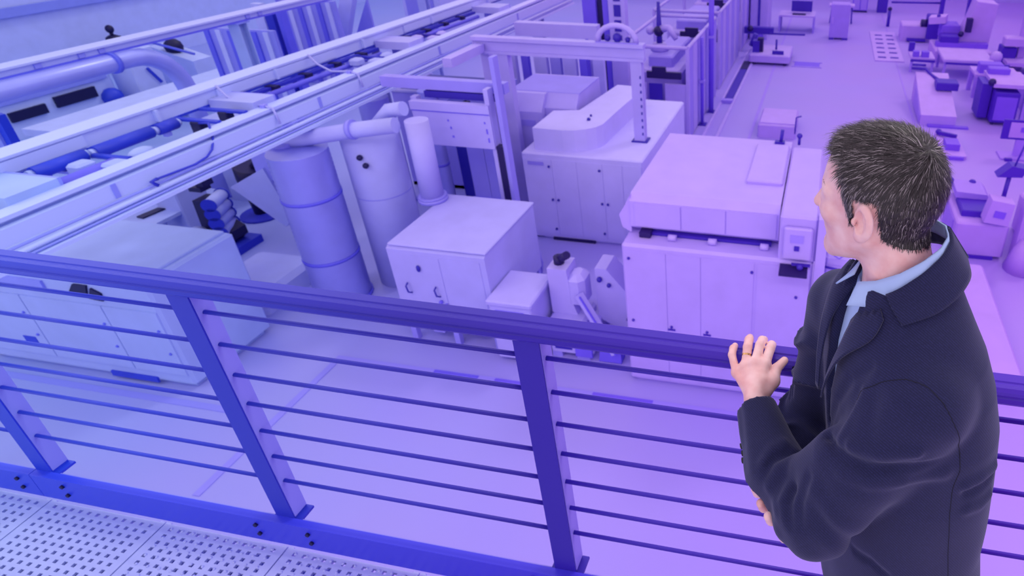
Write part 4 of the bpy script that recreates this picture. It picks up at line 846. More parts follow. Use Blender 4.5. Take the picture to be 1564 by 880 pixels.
def np_obj(name, V, F, mat, parent, base, smooth=True):
    me = bpy.data.meshes.new(name)
    V = V - np.array(base)
    me.vertices.add(len(V)); me.vertices.foreach_set('co', V.astype(np.float32).ravel())
    k = F.shape[1]
    me.loops.add(len(F) * k); me.loops.foreach_set('vertex_index', F.astype(np.int32).ravel())
    me.polygons.add(len(F)); me.polygons.foreach_set('loop_start', np.arange(0, len(F) * k, k, dtype=np.int32))
    me.update(calc_edges=True)
    me.polygons.foreach_set('use_smooth', np.full(len(F), smooth))
    me.validate()
    me.materials.append(mat)
    o = bpy.data.objects.new(name, me); COL.objects.link(o)
    if parent is not None: o.parent = parent
    else: o.location = base
    return o

DZ = 5.14
MAN = (.26, .95, DZ)
# ---- materials
def cloth(name, col, bump_scale=2000, rough=.85, sheen=.2, lines=True):
    mt, nt, b = bsdf(name)
    tc = nt.nodes.new('ShaderNodeNewGeometry')
    wv = nt.nodes.new('ShaderNodeTexWave'); wv.wave_type = 'BANDS'; wv.bands_direction = 'DIAGONAL'
    wv.inputs['Scale'].default_value = 95.0 if lines else 160.0
    wv.inputs['Distortion'].default_value = 1.2; wv.inputs['Detail'].default_value = 1.5; wv.inputs['Detail Scale'].default_value = 3.0
    nz = nt.nodes.new('ShaderNodeTexNoise'); nz.inputs['Scale'].default_value = 260; nz.inputs['Detail'].default_value = 3
    nt.links.new(tc.outputs['Position'], wv.inputs['Vector']); nt.links.new(tc.outputs['Position'], nz.inputs['Vector'])
    ml = nt.nodes.new('ShaderNodeMath'); ml.operation = 'MULTIPLY'
    nt.links.new(wv.outputs['Fac'], ml.inputs[0]); nt.links.new(nz.outputs['Fac'], ml.inputs[1])
    cr = nt.nodes.new('ShaderNodeValToRGB')
    cr.color_ramp.elements[0].position = .1; cr.color_ramp.elements[1].position = .62
    cr.color_ramp.elements[0].color = tuple(v * .8 for v in col[:3]) + (1,)
    cr.color_ramp.elements[1].color = tuple(min(1, v * 1.55) for v in col[:3]) + (1,)
    nt.links.new(ml.outputs[0], cr.inputs['Fac']); nt.links.new(cr.outputs['Color'], b.inputs['Base Color'])
    bp = nt.nodes.new('ShaderNodeBump'); bp.inputs['Strength'].default_value = .22; bp.inputs['Distance'].default_value = .001
    nt.links.new(ml.outputs[0], bp.inputs['Height']); nt.links.new(bp.outputs[0], b.inputs['Normal'])
    b.inputs['Roughness'].default_value = rough
    b.inputs['Sheen Weight'].default_value = sheen
    b.inputs['Sheen Tint'].default_value = (.75, .75, 1, 1)
    b.inputs['Specular IOR Level'].default_value = .25
    return mt
JK = cloth('navy_corduroy', srgb(30, 31, 70))
TR = cloth('dark_trouser_cloth', srgb(30, 30, 48), lines=False)
SHT, nt, b = bsdf('pale_blue_shirt_cotton')
b.inputs['Base Color'].default_value = srgb(168, 190, 238); b.inputs['Roughness'].default_value = .8
nz = nt.nodes.new('ShaderNodeTexNoise'); nz.inputs['Scale'].default_value = 700
bp = nt.nodes.new('ShaderNodeBump'); bp.inputs['Strength'].default_value = .1; bp.inputs['Distance'].default_value = .0006
nt.links.new(nz.outputs['Fac'], bp.inputs['Height']); nt.links.new(bp.outputs[0], b.inputs['Normal'])
SKIN, nt, b = bsdf('skin')
geo = nt.nodes.new('ShaderNodeNewGeometry')
nz = nt.nodes.new('ShaderNodeTexNoise'); nz.inputs['Scale'].default_value = 26; nz.inputs['Detail'].default_value = 5
cr = nt.nodes.new('ShaderNodeValToRGB')
cr.color_ramp.elements[0].position = .3; cr.color_ramp.elements[1].position = .7
cr.color_ramp.elements[0].color = srgb(228, 168, 168); cr.color_ramp.elements[1].color = srgb(245, 204, 204)
nt.links.new(geo.outputs['Position'], nz.inputs['Vector']); nt.links.new(nz.outputs['Fac'], cr.inputs['Fac']); nt.links.new(cr.outputs['Color'], b.inputs['Base Color'])
b.inputs['Roughness'].default_value = .48
b.inputs['Subsurface Weight'].default_value = .12; b.inputs['Subsurface Radius'].default_value = (.012, .005, .003); b.inputs['Subsurface Scale'].default_value = .5
nz2 = nt.nodes.new('ShaderNodeTexNoise'); nz2.inputs['Scale'].default_value = 420; nz2.inputs['Detail'].default_value = 2
nt.links.new(geo.outputs['Position'], nz2.inputs['Vector'])
bp = nt.nodes.new('ShaderNodeBump'); bp.inputs['Strength'].default_value = .12; bp.inputs['Distance'].default_value = .0006
nt.links.new(nz2.outputs['Fac'], bp.inputs['Height']); nt.links.new(bp.outputs[0], b.inputs['Normal'])

# ---- pose
HC = A3(.111, 1.0, 6.913)                    # centre of the head
az = math.radians(27)
HF = unit(A3(-math.cos(az), math.sin(az), -.10)); HU = A3(0, 0, 1); HL = unit(np.cross(HU, HF)); HU = np.cross(HF, HL)
HM = np.stack([HF, HL, HU])
def hl(f, l, u): return HC + HF * f + HL * l + HU * u
NB = A3(.172, .975, 6.755)                   # base of the neck
SL = A3(.212, .825, 6.615); EL = A3(.058, .782, 6.322); WL = A3(-.087, 1.03, 6.357)
SR = A3(.084, 1.122, 6.585); ER = A3(.038, 1.085, 6.255); WR = A3(.012, .915, 6.245)
BF = unit(A3(-.96, -.28, 0)); BS = A3(-.28, .96, 0)   # the chest faces BF, BS is his right side
Lf = {  # left hand: knuckle, two joints, tip
    'pinky': [A3(-.140, 1.112, 6.356), A3(-.157, 1.152, 6.373), A3(-.157, 1.172, 6.376), A3(-.155, 1.190, 6.3695)],
    'ring': [A3(-.119, 1.122, 6.371), A3(-.121, 1.164, 6.394), A3(-.121, 1.190, 6.394), A3(-.121, 1.212, 6.383)],
    'middle': [A3(-.097, 1.122, 6.384), A3(-.092, 1.168, 6.400), A3(-.089, 1.194, 6.394), A3(-.085, 1.214, 6.380)],
    'index': [A3(-.073, 1.120, 6.386), A3(-.066, 1.165, 6.397), A3(-.065, 1.188, 6.388), A3(-.063, 1.206, 6.374)]}
Lt = [A3(-.070, 1.058, 6.352), A3(-.050, 1.090, 6.366), A3(-.046, 1.122, 6.376), A3(-.030, 1.150, 6.378)]
Rt = [A3(-.062, .865, 6.276), A3(-.046, .823, 6.290), A3(-.028, .790, 6.300), A3(.000, .760, 6.296)]
def hand_sdf(p, W, F, thumb, r0=.0098):
    d = None
    n = list(F.values())
    for i, j in enumerate(n):
        s = (.86 if i == 0 else 1.0) if len(n) == 4 else 1.0
        c = cap(p, W * .75 + j[0] * .25, j[0], .0135, .0118 * s)
        d = c if d is None else smin(d, c, .014)
    for a in range(3):
        d = smin(d, cap(p, n[a][0], n[a + 1][0], .0105, .0105), .012)
    t = cap(p, thumb[0], thumb[1], .017, .0145)
    d = smin(d, smin(t, cap(p, W * .5 + n[3][0] * .5, thumb[1], .012, .012), .012), .014)
    d = smin(d, smin(cap(p, thumb[1], thumb[2], .0130, .0118), cap(p, thumb[2], thumb[3], .0120, .0095), .003), .006)
    for i, j in enumerate(n):
        s = .86 if i == 0 else 1.0
        f = cap(p, j[0], j[1], .0118 * s, .0110 * s)
        f = smin(f, cap(p, j[1], j[2], .0114 * s, .0110 * s), .003)
        f = smin(f, cap(p, j[2], j[3], .0110 * s, .0094 * s), .003)
        d = smin(d, f, .0045)
    return d
HS = 1.045
def hs(f, l, u): return HC + (HF * f + HL * l + HU * u) * HS
def head_sdf(p):
    p = HC + (p - HC) / HS
    d = ell(p, hl(-.010, 0, .022), HM, A3(.100, .0775, .092))
    d = smin(d, ell(p, hl(.028, 0, -.042), HM, A3(.066, .057, .082)), .03)
    for s in (-1, 1):
        d = smin(d, cap(p, hl(-.004, s * .053, -.055), hl(.070, s * .017, -.110), .018, .014), .03)
        d = smin(d, cap(p, hl(.076, s * .012, .014), hl(.062, s * .050, .012), .012, .010), .014)
        d = smin(d, sph(p, hl(.060, s * .044, -.026), .017), .022)
        d = smax(d, -sph(p, hl(.100, s * .032, -.004), .017), .010)
        d = smin(d, sph(p, hl(.070, s * .032, -.004), .0165), .004)          # lids over the eyeball
        d = smax(d, -ell(p, hl(.090, s * .032, -.004), HM, A3(.012, .0125, .0040)), .002)
        d = smin(d, sph(p, hl(.092, s * .0125, -.041), .0085), .006)
        d = smin(d, cap(p, hl(.091, 0, -.063), hl(.080, s * .022, -.068), .0065, .003), .005)
        d = smin(d, cap(p, hl(.089, 0, -.073), hl(.079, s * .021, -.069), .0070, .003), .005)
        # ear
        e = ell(p, hl(-.014, s * .0815, -.016), np.stack([unit(HF * .97 + HU * .1 - HL * s * .32), unit(HL * s + HF * .25), unit(HU - HF * .18)]), A3(.0185, .0085, .0325))
        e = smin(e, ell(p, hl(-.006, s * .078, -.043), HM, A3(.010, .007, .011)), .008)
        e = smax(e, -ell(p, hl(-.009, s * .0872, -.014), HM, A3(.0115, .0112, .0200)), .002)
        e = smax(e, -sph(p, hl(.000, s * .080, -.020), .0055), .002)
        e = smin(e, cap(p, hl(-.014, s * .083, .004), hl(-.019, s * .084, -.028), .0026, .0026), .003)
        e = smin(e, ell(p, hl(.004, s * .080, -.018), HM, A3(.0045, .0045, .006)), .003)
        d = smin(d, e, .006)
    d = smin(d, sph(p, hl(.077, 0, -.108), .016), .016)
    d = smin(d, cap(p, hl(.086, 0, .004), hl(.107, 0, -.034), .0075, .0110), .010)
    return d * HS
def torso_loft(p, rows, grow=0.0):
    z = p[:, 2]
    R = np.array(rows)
    c = np.stack([np.interp(z, R[:, 0], R[:, 1]), np.interp(z, R[:, 0], R[:, 2])], 1)
    a = np.interp(z, R[:, 0], R[:, 3]) + grow; b_ = np.interp(z, R[:, 0], R[:, 4]) + grow
    q = p[:, :2] - c
    f = q @ BF[:2]; s = q @ BS[:2]
    e = 2.35
    k = (np.abs(f / a) ** e + np.abs(s / b_) ** e) ** (1 / e)
    d = (k - 1) * np.minimum(a, b_) * .95
    return np.maximum(d, np.maximum(R[0, 0] - z, z - R[-1, 0]))
ROWS = [(5.90, .268, .955, .152, .205), (6.05, .262, .955, .150, .200), (6.20, .248, .955, .142, .190), (6.40, .228, .962, .146, .196),
        (6.52, .214, .970, .145, .196), (6.60, .204, .974, .135, .185), (6.66, .196, .976, .120, .165), (6.72, .186, .976, .100, .125), (6.77, .178, .976, .082, .082)]
def near(p, c, r, fn):
    d = np.linalg.norm(p - c, axis=1) - r + .02
    m_ = d < .05
    if m_.any(): d[m_] = fn(p[m_])
    return d
def body_sdf(p):
    d = near(p, HC, .19, head_sdf)
    d = smin(d, cap(p, hl(-.028, 0, -.045), NB, .056, .062), .02)
    t = torso_loft(p, ROWS, -.03)
    d = smin(d, t, .04)
    for S, E, W in ((SL, EL, WL), (SR, ER, WR)):
        d = smin(d, cap(p, S, E, .050, .034), .03)
        d = smin(d, cap(p, E, E * .3 + W * .7, .034, .027), .015)
        d = smin(d, cap(p, E * .3 + W * .7, W, .027, .024), .012)
    d = smin(d, near(p, A3(-.095, 1.13, 6.37), .15, lambda q: hand_sdf(q, WL, Lf, Lt)), .012)
    d = smin(d, near(p, A3(.0, .83, 6.27), .15, lambda q: hand_sdf(q, WR, Rf, Rth)), .012)
    for s in (-1, 1):
        h = A3(.268, .955, 5.98) + BS * s * .095
        k = A3(.275, .955, 5.60) + BS * s * .10; a = A3(.30, .955, 5.22) + BS * s * .105
        d = smin(d, cap(p, h, k, .078, .055), .04)
        d = smin(d, cap(p, k, a, .052, .036), .02)
        d = smin(d, cap(p, a, a + BF * .15 - A3(0, 0, .035), .034, .022), .02)
    return d
# right hand closes from below round the left forearm
off = A3(.018, .012, -.034)
Rf = {}
for i, n in enumerate(('pinky', 'ring', 'middle', 'index')):
    tip = Rt[3 - i]
    Rf[n] = [tip + A3(.050, .040, -.026), tip + A3(.022, .016, -.026), tip + A3(.006, .004, -.014), tip]
Rth = [A3(.030, .885, 6.235), A3(.030, .86, 6.225), A3(.05, .84, 6.235), A3(.065, .825, 6.25)]
V, F = sdf_mesh(body_sdf, (-.19, .70, 5.12), (.55, 1.27, 7.08), .0026)
person = np_obj('person', V, F, SKIN, None, MAN)
tag(person, 'man in a navy corduroy jacket leaning at the railing with folded forearms', 'person')

# ---- jacket
def sleeve(p, S, E, M, C, rS, rE, rM, rC, amp, seed, ridged=False):
    d = cap(p, S, E, rS, rE)
    d = smin(d, cap(p, E, M, rE, rM), .02)
    d = smin(d, cap(p, M, C, rM, rC), .02)
    # cloth folds gather towards the elbow
    ax = unit(E - S); t = (p - S) @ ax / np.linalg.norm(E - S)
    ax2 = unit(C - E); t2 = (p - E) @ ax2 / np.linalg.norm(C - E)
    w1 = np.exp(-((t - .95) / .35) ** 2); w2 = np.exp(-((t2 - .15) / .32) ** 2)
    n = wob(p, 30, seed)
    if ridged:
        w1 = np.clip(t * 3, 0, 1) * np.clip((1.15 - t) * 4, 0, 1)
        side = (p - S) @ A3(.5, -.8, 0) / .07
        d -= amp * w1 * (1 - np.abs(np.sin(t * 10.5 + n * 1.6 + side * .55))) ** 2.2
        d += amp * w1 * .35
    else:
        d -= amp * w1 * np.sin(t * 26 + n * 3.5 + 1.0) * .3
        d -= amp * w2 * np.sin(t2 * 22 + n * 3.5) * .3
    return d + .0018 * wob(p, 55, seed + 5)
ML_ = EL * .52 + WL * .48 + A3(-.010, -.008, -.026)
CL = WL + unit(EL - WL) * .012 + A3(0, 0, -.004)
MR_ = (ER + WR) / 2; CR = WR + unit(ER - WR) * .03
FOLDS = [  # ridges (True) and creases (False) where the left sleeve is bent
    ([A3(0.069, 0.817, 6.510), A3(0.082, 0.777, 6.523), A3(0.100, 0.759, 6.525), A3(0.134, 0.740, 6.533), A3(0.190, 0.736, 6.552), A3(0.242, 0.759, 6.548), A3(0.278, 0.782, 6.549)], .0085, False),
    ([A3(0.070, 0.792, 6.499), A3(0.096, 0.758, 6.494), A3(0.136, 0.739, 6.505), A3(0.190, 0.747, 6.514), A3(0.257, 0.778, 6.513)], .011, True),
    ([A3(.103, .7695, 6.549), A3(.143, .7475, 6.5645), A3(.201, .740, 6.588)], .011, True),
    ([A3(-0.047, 0.858, 6.367), A3(-0.035, 0.885, 6.374), A3(-0.012, 0.907, 6.373)], .009, True),
    ([A3(-0.043, 0.836, 6.365), A3(-0.024, 0.864, 6.378), A3(0.004, 0.884, 6.377), A3(0.037, 0.891, 6.361)], .007, False),
    ([A3(-0.030, 0.819, 6.352), A3(-0.015, 0.843, 6.369), A3(0.011, 0.858, 6.375), A3(0.034, 0.854, 6.372)], .010, True),
    ([A3(0.005, 0.752, 6.359), A3(-0.001, 0.777, 6.369), A3(0.009, 0.803, 6.372), A3(0.027, 0.823, 6.376)], .008, True),
    ([A3(0.014, 0.737, 6.363), A3(0.008, 0.764, 6.377), A3(0.017, 0.792, 6.388)], .006, False),
    ([A3(0.036, 0.775, 6.446), A3(0.027, 0.761, 6.399), A3(0.030, 0.731, 6.376)], .008, False)]
FOLDS2 = [
    ([A3(0.304, 0.789, 6.475), A3(0.331, 0.808, 6.479), A3(0.357, 0.838, 6.475)], 0.011, True),
    ([A3(0.310, 0.782, 6.458), A3(0.340, 0.802, 6.459), A3(0.364, 0.832, 6.456)], 0.006, False),
    ([A3(0.316, 0.787, 6.418), A3(0.341, 0.805, 6.414), A3(0.358, 0.824, 6.417)], 0.01, True),
    ([A3(0.147, 0.817, 6.198), A3(0.175, 0.785, 6.222), A3(0.203, 0.767, 6.215)], 0.006, False),
    ([A3(0.122, 0.823, 6.619), A3(0.105, 0.806, 6.570), A3(0.091, 0.790, 6.538)], 0.009, True),
    ([A3(0.122, 0.840, 6.664), A3(0.095, 0.863, 6.608), A3(0.080, 0.888, 6.532), A3(0.075, 0.929, 6.419)], 0.006, False)]
def fold_in(p, d, folds):
    for pts_, r_, up_ in folds:
        m_ = np.linalg.norm(p - pts_[len(pts_) // 2], axis=1) < .16
        if not m_.any(): continue
        q = p[m_]; c = None
        for i in range(len(pts_) - 1):
            e_ = 1 - .45 * abs((i + .5) / (len(pts_) - 1) - .5) * 2
            k_ = cap(q, pts_[i], pts_[i + 1], r_ * e_, r_ * e_)
            c = k_ if c is None else np.minimum(c, k_)
        d[m_] = smin(d[m_], c, .014) if up_ else smax(d[m_], -c, .014)
    return d
def jacket_sdf(p):
    d = torso_loft(p, ROWS, .006)
    d += .0035 * wob(p, 22, 3) * np.clip((6.65 - p[:, 2]) / .3, 0, 1)
    d = smin(d, cap(p, NB + A3(.02, 0, -.04), SL + A3(.0, .03, .010), .062, .060), .05)
    d = smin(d, cap(p, NB + A3(.01, 0, -.04), SR + A3(.0, -.03, .010), .062, .058), .05)
    sl = sleeve(p, SL, EL, ML_, CL, .082, .066, .064, .046, .011, 11)
    sr = sleeve(p, SR, ER, MR_, CR, .074, .066, .056, .044, .018, 23, True)
    sl = smin(sl, cap(p, A3(.045, .84, 6.385), A3(.085, .815, 6.47), .040, .044), .03)
    sl = fold_in(p, sl, FOLDS)
    d = smin(d, sl, .022); d = smin(d, sr, .022)
    d = fold_in(p, d, FOLDS2)
    # seam where the sleeve is set in
    # cut away: neck hole, chest opening, sleeve ends
    neck = cap(p, NB - A3(0, 0, .02), hl(-.03, 0, -.02), .070, .076)
    d = smax(d, -neck, .006)
    f = (p - A3(.19, .976, 0)) @ BF; s = (p - A3(.19, .976, 0)) @ BS
    zv = p[:, 2]
    wid = .008 + np.clip((zv - 6.40) / .32, 0, 1.2) * .030
    vee = np.maximum(np.maximum(np.abs(s - .008) - wid, .055 - f), 6.40 - zv)
    d = smax(d, -vee, .006)
    for C_, W_, E_ in ((CL, WL, ML_), (CR, WR, ER)):
        ax = unit(W_ - E_)
        nearc = np.linalg.norm(p - C_ - ax * .05, axis=1) < .10
        d = np.where(nearc, np.maximum(d, (p - C_) @ ax), d)
        d = smax(d, -cap(p, C_ - ax * .03, C_ + ax * .06, .036, .0385), .003)
    return d
V, F = sdf_mesh(jacket_sdf, (-.16, .62, 5.86), (.55, 1.27, 6.86), .005)
jacket = np_obj('jacket', V, F, JK, person, MAN)
# ---- shirt under the jacket
def shirt_sdf(p):
    d = torso_loft(p, ROWS, -.012)
    d = smax(d, -cap(p, NB - A3(0, 0, .02), hl(-.03, 0, -.02), .0660, .0660), .003)
    return d
V, F = sdf_mesh(shirt_sdf, (-.02, .72, 5.92), (.45, 1.24, 6.85), .006)
shirt = np_obj('shirt', V, F, SHT, person, MAN)
# ---- trousers and shoes
def trouser_sdf(p):
    d = None
    for s in (-1, 1):
        h = A3(.268, .955, 5.97) + BS * s * .09
        k = A3(.275, .955, 5.60) + BS * s * .10; a = A3(.30, .955, 5.19) + BS * s * .105
        c = smin(cap(p, h, k, .102, .078), cap(p, k, a, .078, .064), .03)
        d = c if d is None else smin(d, c, .03)
    d = smin(d, ell(p, A3(.268, .955, 6.0), np.stack([BF, BS, A3(0, 0, 1)]), A3(.13, .18, .12)), .04)
    d += .004 * wob(p, 25, 9)
    return np.maximum(d, 5.155 - p[:, 2])
V, F = sdf_mesh(trouser_sdf, (.05, .6, 5.13), (.5, 1.3, 6.16), .009)
np_obj('trousers', V, F, TR, person, MAN)
LEA, nt, b = bsdf('black_shoe_leather')
b.inputs['Base Color'].default_value = srgb(24, 22, 28); b.inputs['Roughness'].default_value = .35
for s in (-1, 1):
    a = A3(.30, .955, 5.19) + BS * s * .105
    def shoe_sdf(p, a=a):
        d = cap(p, a + A3(0, 0, .0) - BF * .02, a + BF * .17 - A3(0, 0, .012), .046, .040)
        d = smin(d, cap(p, a, a + A3(0, 0, .04), .048, .050), .02)
        return np.maximum(d, DZ + .001 - p[:, 2])
    V, F = sdf_mesh(shoe_sdf, a - A3(.30, .15, .08), a + A3(.12, .15, .12), .006)
    np_obj('shoe', V, F, LEA, person, MAN)

# ---- collars and lapels
from mathutils.bvhtree import BVHTree
JB = BVHTree.FromPolygons([tuple(A3(*v.co) + A3(*MAN)) for v in jacket.data.vertices], [tuple(p.vertices) for p in jacket.data.polygons])
def pushed(p, gap):
    loc, nor, i, dist = JB.find_nearest(Vector(p))
    s_ = (Vector(p) - loc).dot(nor)
    if s_ < gap: return np.array(loc + nor * gap)
    return p
def resample(L, n):
    L = [np.array(q) for q in L]
    cum = np.concatenate([[0], np.cumsum([np.linalg.norm(L[i + 1] - L[i]) for i in range(len(L) - 1)])])
    tt = np.linspace(0, cum[-1], n)
    return np.stack([np.interp(tt, cum, [q[k] for q in L]) for k in range(3)], 1)
def patch(name, A_, B_, nu, nv, mat, gap, thick, bulge=0.0):
    a = resample(A_, nu); c = resample(B_, nu)
    G = np.zeros((nu, nv, 3))
    for j in range(nv):
        t_ = j / (nv - 1)
        G[:, j] = a * (1 - t_) + c * t_
    if gap is not None:
        for i in range(nu):
            for j in range(nv):
                G[i, j] = pushed(G[i, j], gap + bulge * math.sin(math.pi * j / (nv - 1)))
        for it in range(4):
            H_ = G.copy()
            H_[1:-1] = .25 * G[:-2] + .5 * G[1:-1] + .25 * G[2:]
            K_ = H_.copy()
            K_[:, 1:-1] = .25 * H_[:, :-2] + .5 * H_[:, 1:-1] + .25 * H_[:, 2:]
            K_[0, 1:-1] = .25 * G[0, :-2] + .5 * G[0, 1:-1] + .25 * G[0, 2:]
            G = K_
        for i in range(nu):
            for j in range(nv): G[i, j] = pushed(G[i, j], gap * .55)
    V_ = G.reshape(-1, 3)
    F_ = np.array([(i * nv + j, (i + 1) * nv + j, (i + 1) * nv + j + 1, i * nv + j + 1) for i in range(nu - 1) for j in range(nv - 1)])
    o = np_obj(name, V_, F_, mat, person, MAN)
    md = o.modifiers.new('thickness', 'SOLIDIFY'); md.thickness = thick; md.offset = 0
    return o
def pol(ph, r, z):
    a = math.radians(ph)
    return NB - BF * r * math.cos(a) - BS * r * math.sin(a) + A3(0, 0, z)
def mirror(L): return [q - 2 * BS * ((q - NB) @ BS) for q in L]
ci = [pol(-2, .070, .108), pol(30, .070, .105), pol(60, .071, .092), pol(90, .074, .066), pol(115, .079, .038), pol(130, .086, .018)]
co = [pol(-2, .116, .045), pol(30, .113, .040), pol(55, .110, .026), pol(80, .110, .006), pol(100, .112, -.006), pol(109, .114, -.014)]
li = [A3(0.139, 0.920, 6.748), A3(0.114, 0.915, 6.724), A3(0.095, 0.912, 6.695), A3(0.079, 0.910, 6.656), A3(0.066, 0.912, 6.609), A3(0.057, 0.920, 6.557), A3(0.053, 0.930, 6.495)]
lo = [A3(0.139, 0.872, 6.741), A3(0.130, 0.858, 6.709), A3(0.109, 0.862, 6.688), A3(0.090, 0.872, 6.665), A3(0.071, 0.886, 6.630), A3(0.057, 0.905, 6.567), A3(0.052, 0.920, 6.501)]
for f_ in (lambda L: L, mirror):
    patch('jacket_collar', f_(ci), f_(co), 26, 9, JK, .006, .004, .003)
    patch('lapel', f_(li), f_(lo), 22, 8, JK, .007, .004, .003)
si = [pol(-2, .063, .112), pol(30, .063, .110), pol(60, .064, .101), pol(90, .066, .084), pol(120, .069, .058), pol(150, .074, .030), pol(172, .086, .012)]
so = [pol(-2, .071, .085), pol(30, .071, .080), pol(60, .072, .068), pol(90, .075, .045), pol(120, .080, .018), pol(142, .091, -.012), pol(163, .114, -.022)]
for f_ in (lambda L: L, mirror):
    patch('shirt_collar', f_(si), f_(so), 26, 5, SHT, None, .003)
# shirt placket
0 and patch('shirt_placket', [NB + BF * (.085 + .03 * k) + BS * .006 + A3(0, 0, -.02 - .06 * k) for k in range(3)], [NB + BF * (.085 + .03 * k) - BS * .018 + A3(0, 0, -.02 - .06 * k) for k in range(3)], 8, 3, SHT, None, .002)
# ---- seams: thin stitched ridges lying on the cloth
def seam(name, pts, r, mat):
    L = resample(pts, 40)
    L = [tuple(pushed(q, .0002)) for q in L]
    o = MB().tube(L, r, 6).build(name, mat, person, MAN)
    return o
SEAM, nt, b = bsdf('dark_seam_thread')
b.inputs['Base Color'].default_value = srgb(20, 19, 40); b.inputs['Roughness'].default_value = .9
seam('armhole_seam', [A3(.1127, .8317, 6.5919), A3(.1194, .8237, 6.6271), A3(.1445, .8102, 6.6621), A3(.1771, .7983, 6.6834), A3(.2058, .7858, 6.6863), A3(.2308, .7689, 6.6725), A3(.2531, .7579, 6.6385), A3(.2812, .7858, 6.5531), A3(.2879, .7808, 6.5125)], .0007, SEAM)
seam('side_seam', [A3(.2879, .7808, 6.5125), A3(.2817, .775, 6.477), A3(.2875, .7686, 6.4092), A3(.3015, .7699, 6.3187), A3(.3159, .7724, 6.2396), A3(.33, .775, 6.1), A3(.335, .78, 5.95)], .0006, SEAM)
BTN, nt, b = bsdf('black_button_horn')
b.inputs['Base Color'].default_value = srgb(18, 17, 24); b.inputs['Roughness'].default_value = .3
fx = unit(EL - WL)
for k in range(3):
    q = CL + fx * (.055 + .016 * k) + unit(A3(-.75, -.45, -.5)) * .08
    loc, nor, i_, ds = JB.find_nearest(Vector(q))
    MB().tube([loc - nor * .001, loc + nor * .0035], .0065, 12).build('cuff_button', BTN, person, MAN)
# ---- ring, eyes, brows
GLD, nt, b = bsdf('gold')
b.inputs['Base Color'].default_value = srgb(226, 176, 120); b.inputs['Metallic'].default_value = 1; b.inputs['Roughness'].default_value = .25
a_, c_ = Lf['ring'][0], Lf['ring'][1]
q = a_ * .45 + c_ * .55; d_ = unit(c_ - a_)
MB().tube([tuple(q - d_ * .0022), tuple(q + d_ * .0022)], .0118, 20, False).build('ring', GLD, person, MAN)
EYE_M, nt, b = bsdf('eye_white')
b.inputs['Base Color'].default_value = srgb(236, 232, 228); b.inputs['Roughness'].default_value = .15
IRIS, nt, b = bsdf('iris_brown')
b.inputs['Base Color'].default_value = srgb(60, 40, 30); b.inputs['Roughness'].default_value = .15
for s_ in (-1, 1):
    c_ = hs(.0725, s_ * .032, -.004)
    e_ = MB().ball(tuple(c_), .0139, 16, 10).build('eye', EYE_M, person, MAN)
    MB().ball(tuple(c_ + HF * .0095), .0050, 12, 8).build('iris', IRIS, e_, MAN)
# ---- hair
HAIR, nt, b = bsdf('short_brown_grey_hair')
at = nt.nodes.new('ShaderNodeAttribute'); at.attribute_name = 'shade'
cr = nt.nodes.new('ShaderNodeValToRGB')
cr.color_ramp.elements[0].color = srgb(27, 21, 26); cr.color_ramp.elements[1].color = srgb(176, 164, 170)
e = cr.color_ramp.elements.new(.55); e.color = srgb(68, 56, 62)
nt.links.new(at.outputs['Fac'], cr.inputs['Fac']); nt.links.new(cr.outputs['Color'], b.inputs['Base Color'])
b.inputs['Roughness'].default_value = .42; b.inputs['Specular IOR Level'].default_value = .5
pv = np.zeros(len(person.data.vertices) * 3); person.data.vertices.foreach_get('co', pv); pv = pv.reshape(-1, 3) + A3(*MAN)
pn = np.zeros(len(pv) * 3); person.data.vertices.foreach_get('normal', pn); pn = pn.reshape(-1, 3)
loc_ = (pv - HC) @ HM.T / HS
f_, l_, u_ = loc_[:, 0], loc_[:, 1], loc_[:, 2]
al = np.abs(l_)
line = np.where(f_ > .036, .070 + (f_ - .036) * .25 - np.clip(.045 - al, 0, .045) * .12,
       np.where(f_ > .004, -.030 + np.clip((f_ - .014) / .022, 0, 1) ** 1.3 * .100,
       np.where(f_ > -.034, .012 + (f_ + .034) * .1, -.052 - np.clip(-.034 - f_, 0, .07) * .45)))
jit = .004 * wob(pv, 260, 77)
earp = hs(-.014, 1, -.016)
near_ear = (np.abs(f_ + .014) < .020) & (np.abs(u_ + .018) < .036) & (al > .0735)
hm = (u_ + jit > line) & (f_ < .078) & ~near_ear & (np.linalg.norm(loc_, axis=1) < .16)
FQ = np.zeros(len(person.data.polygons) * 4, dtype=np.int32); person.data.polygons.foreach_get('vertices', FQ); FQ = FQ.reshape(-1, 4)
fm = hm[FQ].all(1)
ids = np.unique(FQ[fm]); remap = -np.ones(len(pv), dtype=np.int64); remap[ids] = np.arange(len(ids))
depth = np.clip((u_ - line) / .03, 0, 1)              # distance in from the hairline
top = np.clip((u_ - .02) / .07, 0, 1)
vol = (.0015 + depth * (.0025 + .0055 * top))
capV = pv[ids] + pn[ids] * (vol[ids] * (1 + .25 * wob(pv[ids], 300, 5)))[:, None]
capF = remap[FQ[fm]]
rng = np.random.RandomState(4)
NS = 15000
roots = rng.choice(np.nonzero(hm)[0], NS)
R0 = pv[roots] + rng.normal(size=(NS, 3)) * .0012
Nn = pn[roots]
crown = hs(-.070, .012, .085)
rad = R0 - crown
sw = np.cross(rad, Nn)
flow = rad / np.maximum(np.linalg.norm(rad, axis=1), 1e-6)[:, None] + .45 * sw / np.maximum(np.linalg.norm(sw, axis=1), 1e-6)[:, None] * np.exp(-(np.linalg.norm(rad, axis=1) / .035) ** 2)[:, None]
fr_ = np.clip((f_[roots] - .0) / .07, 0, 1) * top[roots]
flow = flow + HF * (.8 * top[roots])[:, None] + HU * (.55 * fr_)[:, None] - HU * (.8 * (1 - top[roots]))[:, None] - HF * (.75 * (1 - top[roots]) * np.clip(f_[roots] / .03, 0, 1))[:, None]
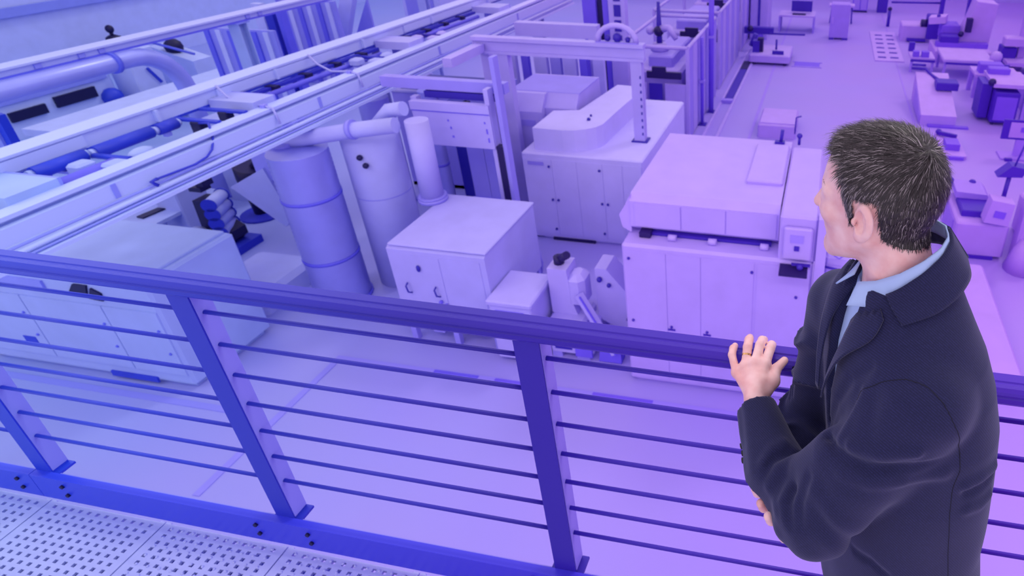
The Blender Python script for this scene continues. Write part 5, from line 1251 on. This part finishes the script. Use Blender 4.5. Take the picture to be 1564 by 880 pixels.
flow -= Nn * np.sum(flow * Nn, axis=1)[:, None]
flow /= np.maximum(np.linalg.norm(flow, axis=1), 1e-6)[:, None]
flow += rng.normal(size=(NS, 3)) * .16
ln = (.006 + .005 * depth[roots] + .012 * top[roots] + .009 * fr_) * rng.uniform(.7, 1.15, NS)
lift = (.06 + .18 * top[roots] + .45 * fr_)
st_ = R0 + Nn * (vol[roots] * .85)[:, None]
wd = np.cross(flow, Nn); wd /= np.maximum(np.linalg.norm(wd, axis=1), 1e-6)[:, None]
hw = rng.uniform(.00035, .0006, NS)[:, None]
P1 = st_ + flow * (ln * .5)[:, None] + Nn * (ln * lift * .6)[:, None]
P2 = st_ + flow * ln[:, None] + Nn * (ln * lift * .75)[:, None] - A3(0, 0, 1) * (ln * .12)[:, None]
sv = np.stack([st_ - wd * hw, st_ + wd * hw, P1 - wd * hw * .8, P1 + wd * hw * .8, P2 - wd * hw * .15, P2 + wd * hw * .15], 1).reshape(-1, 3)
b0 = np.arange(NS)[:, None] * 6 + len(capV)
sf = np.concatenate([b0 + A3(0, 1, 3, 2).astype(int), b0 + A3(2, 3, 5, 4).astype(int)])
HV = np.concatenate([capV, sv]); HFc = np.concatenate([capF, sf])
hair = np_obj('hair', HV, HFc, HAIR, person, MAN)
side = np.exp(-((f_ - .025) / .035) ** 2) * (1 - top)
capS = np.clip(.12 + .10 * wob(pv[ids], 420, 8) + .35 * side[ids], 0, 1)
gs = rng.rand(NS)
stS = np.where(gs < .16 + .40 * side[roots], rng.uniform(.6, 1.0, NS), rng.uniform(.0, .5, NS))
at_ = hair.data.attributes.new('shade', 'FLOAT', 'POINT')
at_.data.foreach_set('value', np.concatenate([capS, np.repeat(stS, 6)]).astype(np.float32))
for s_ in (-1, 1):
    o = MB()
    for k in range(34):
        t_ = rng.rand(); q = hs(.0845 - .020 * t_ ** 1.6, s_ * (.014 + .036 * t_), .019 + .004 * math.sin(t_ * 2.6) + rng.uniform(-.002, .002))
        o.tube([tuple(q), tuple(q + HF * .003 + HL * s_ * .006 + HU * .002)], [.0007, .0002], 4)
    o.build('eyebrow', SEAM, person, MAN)
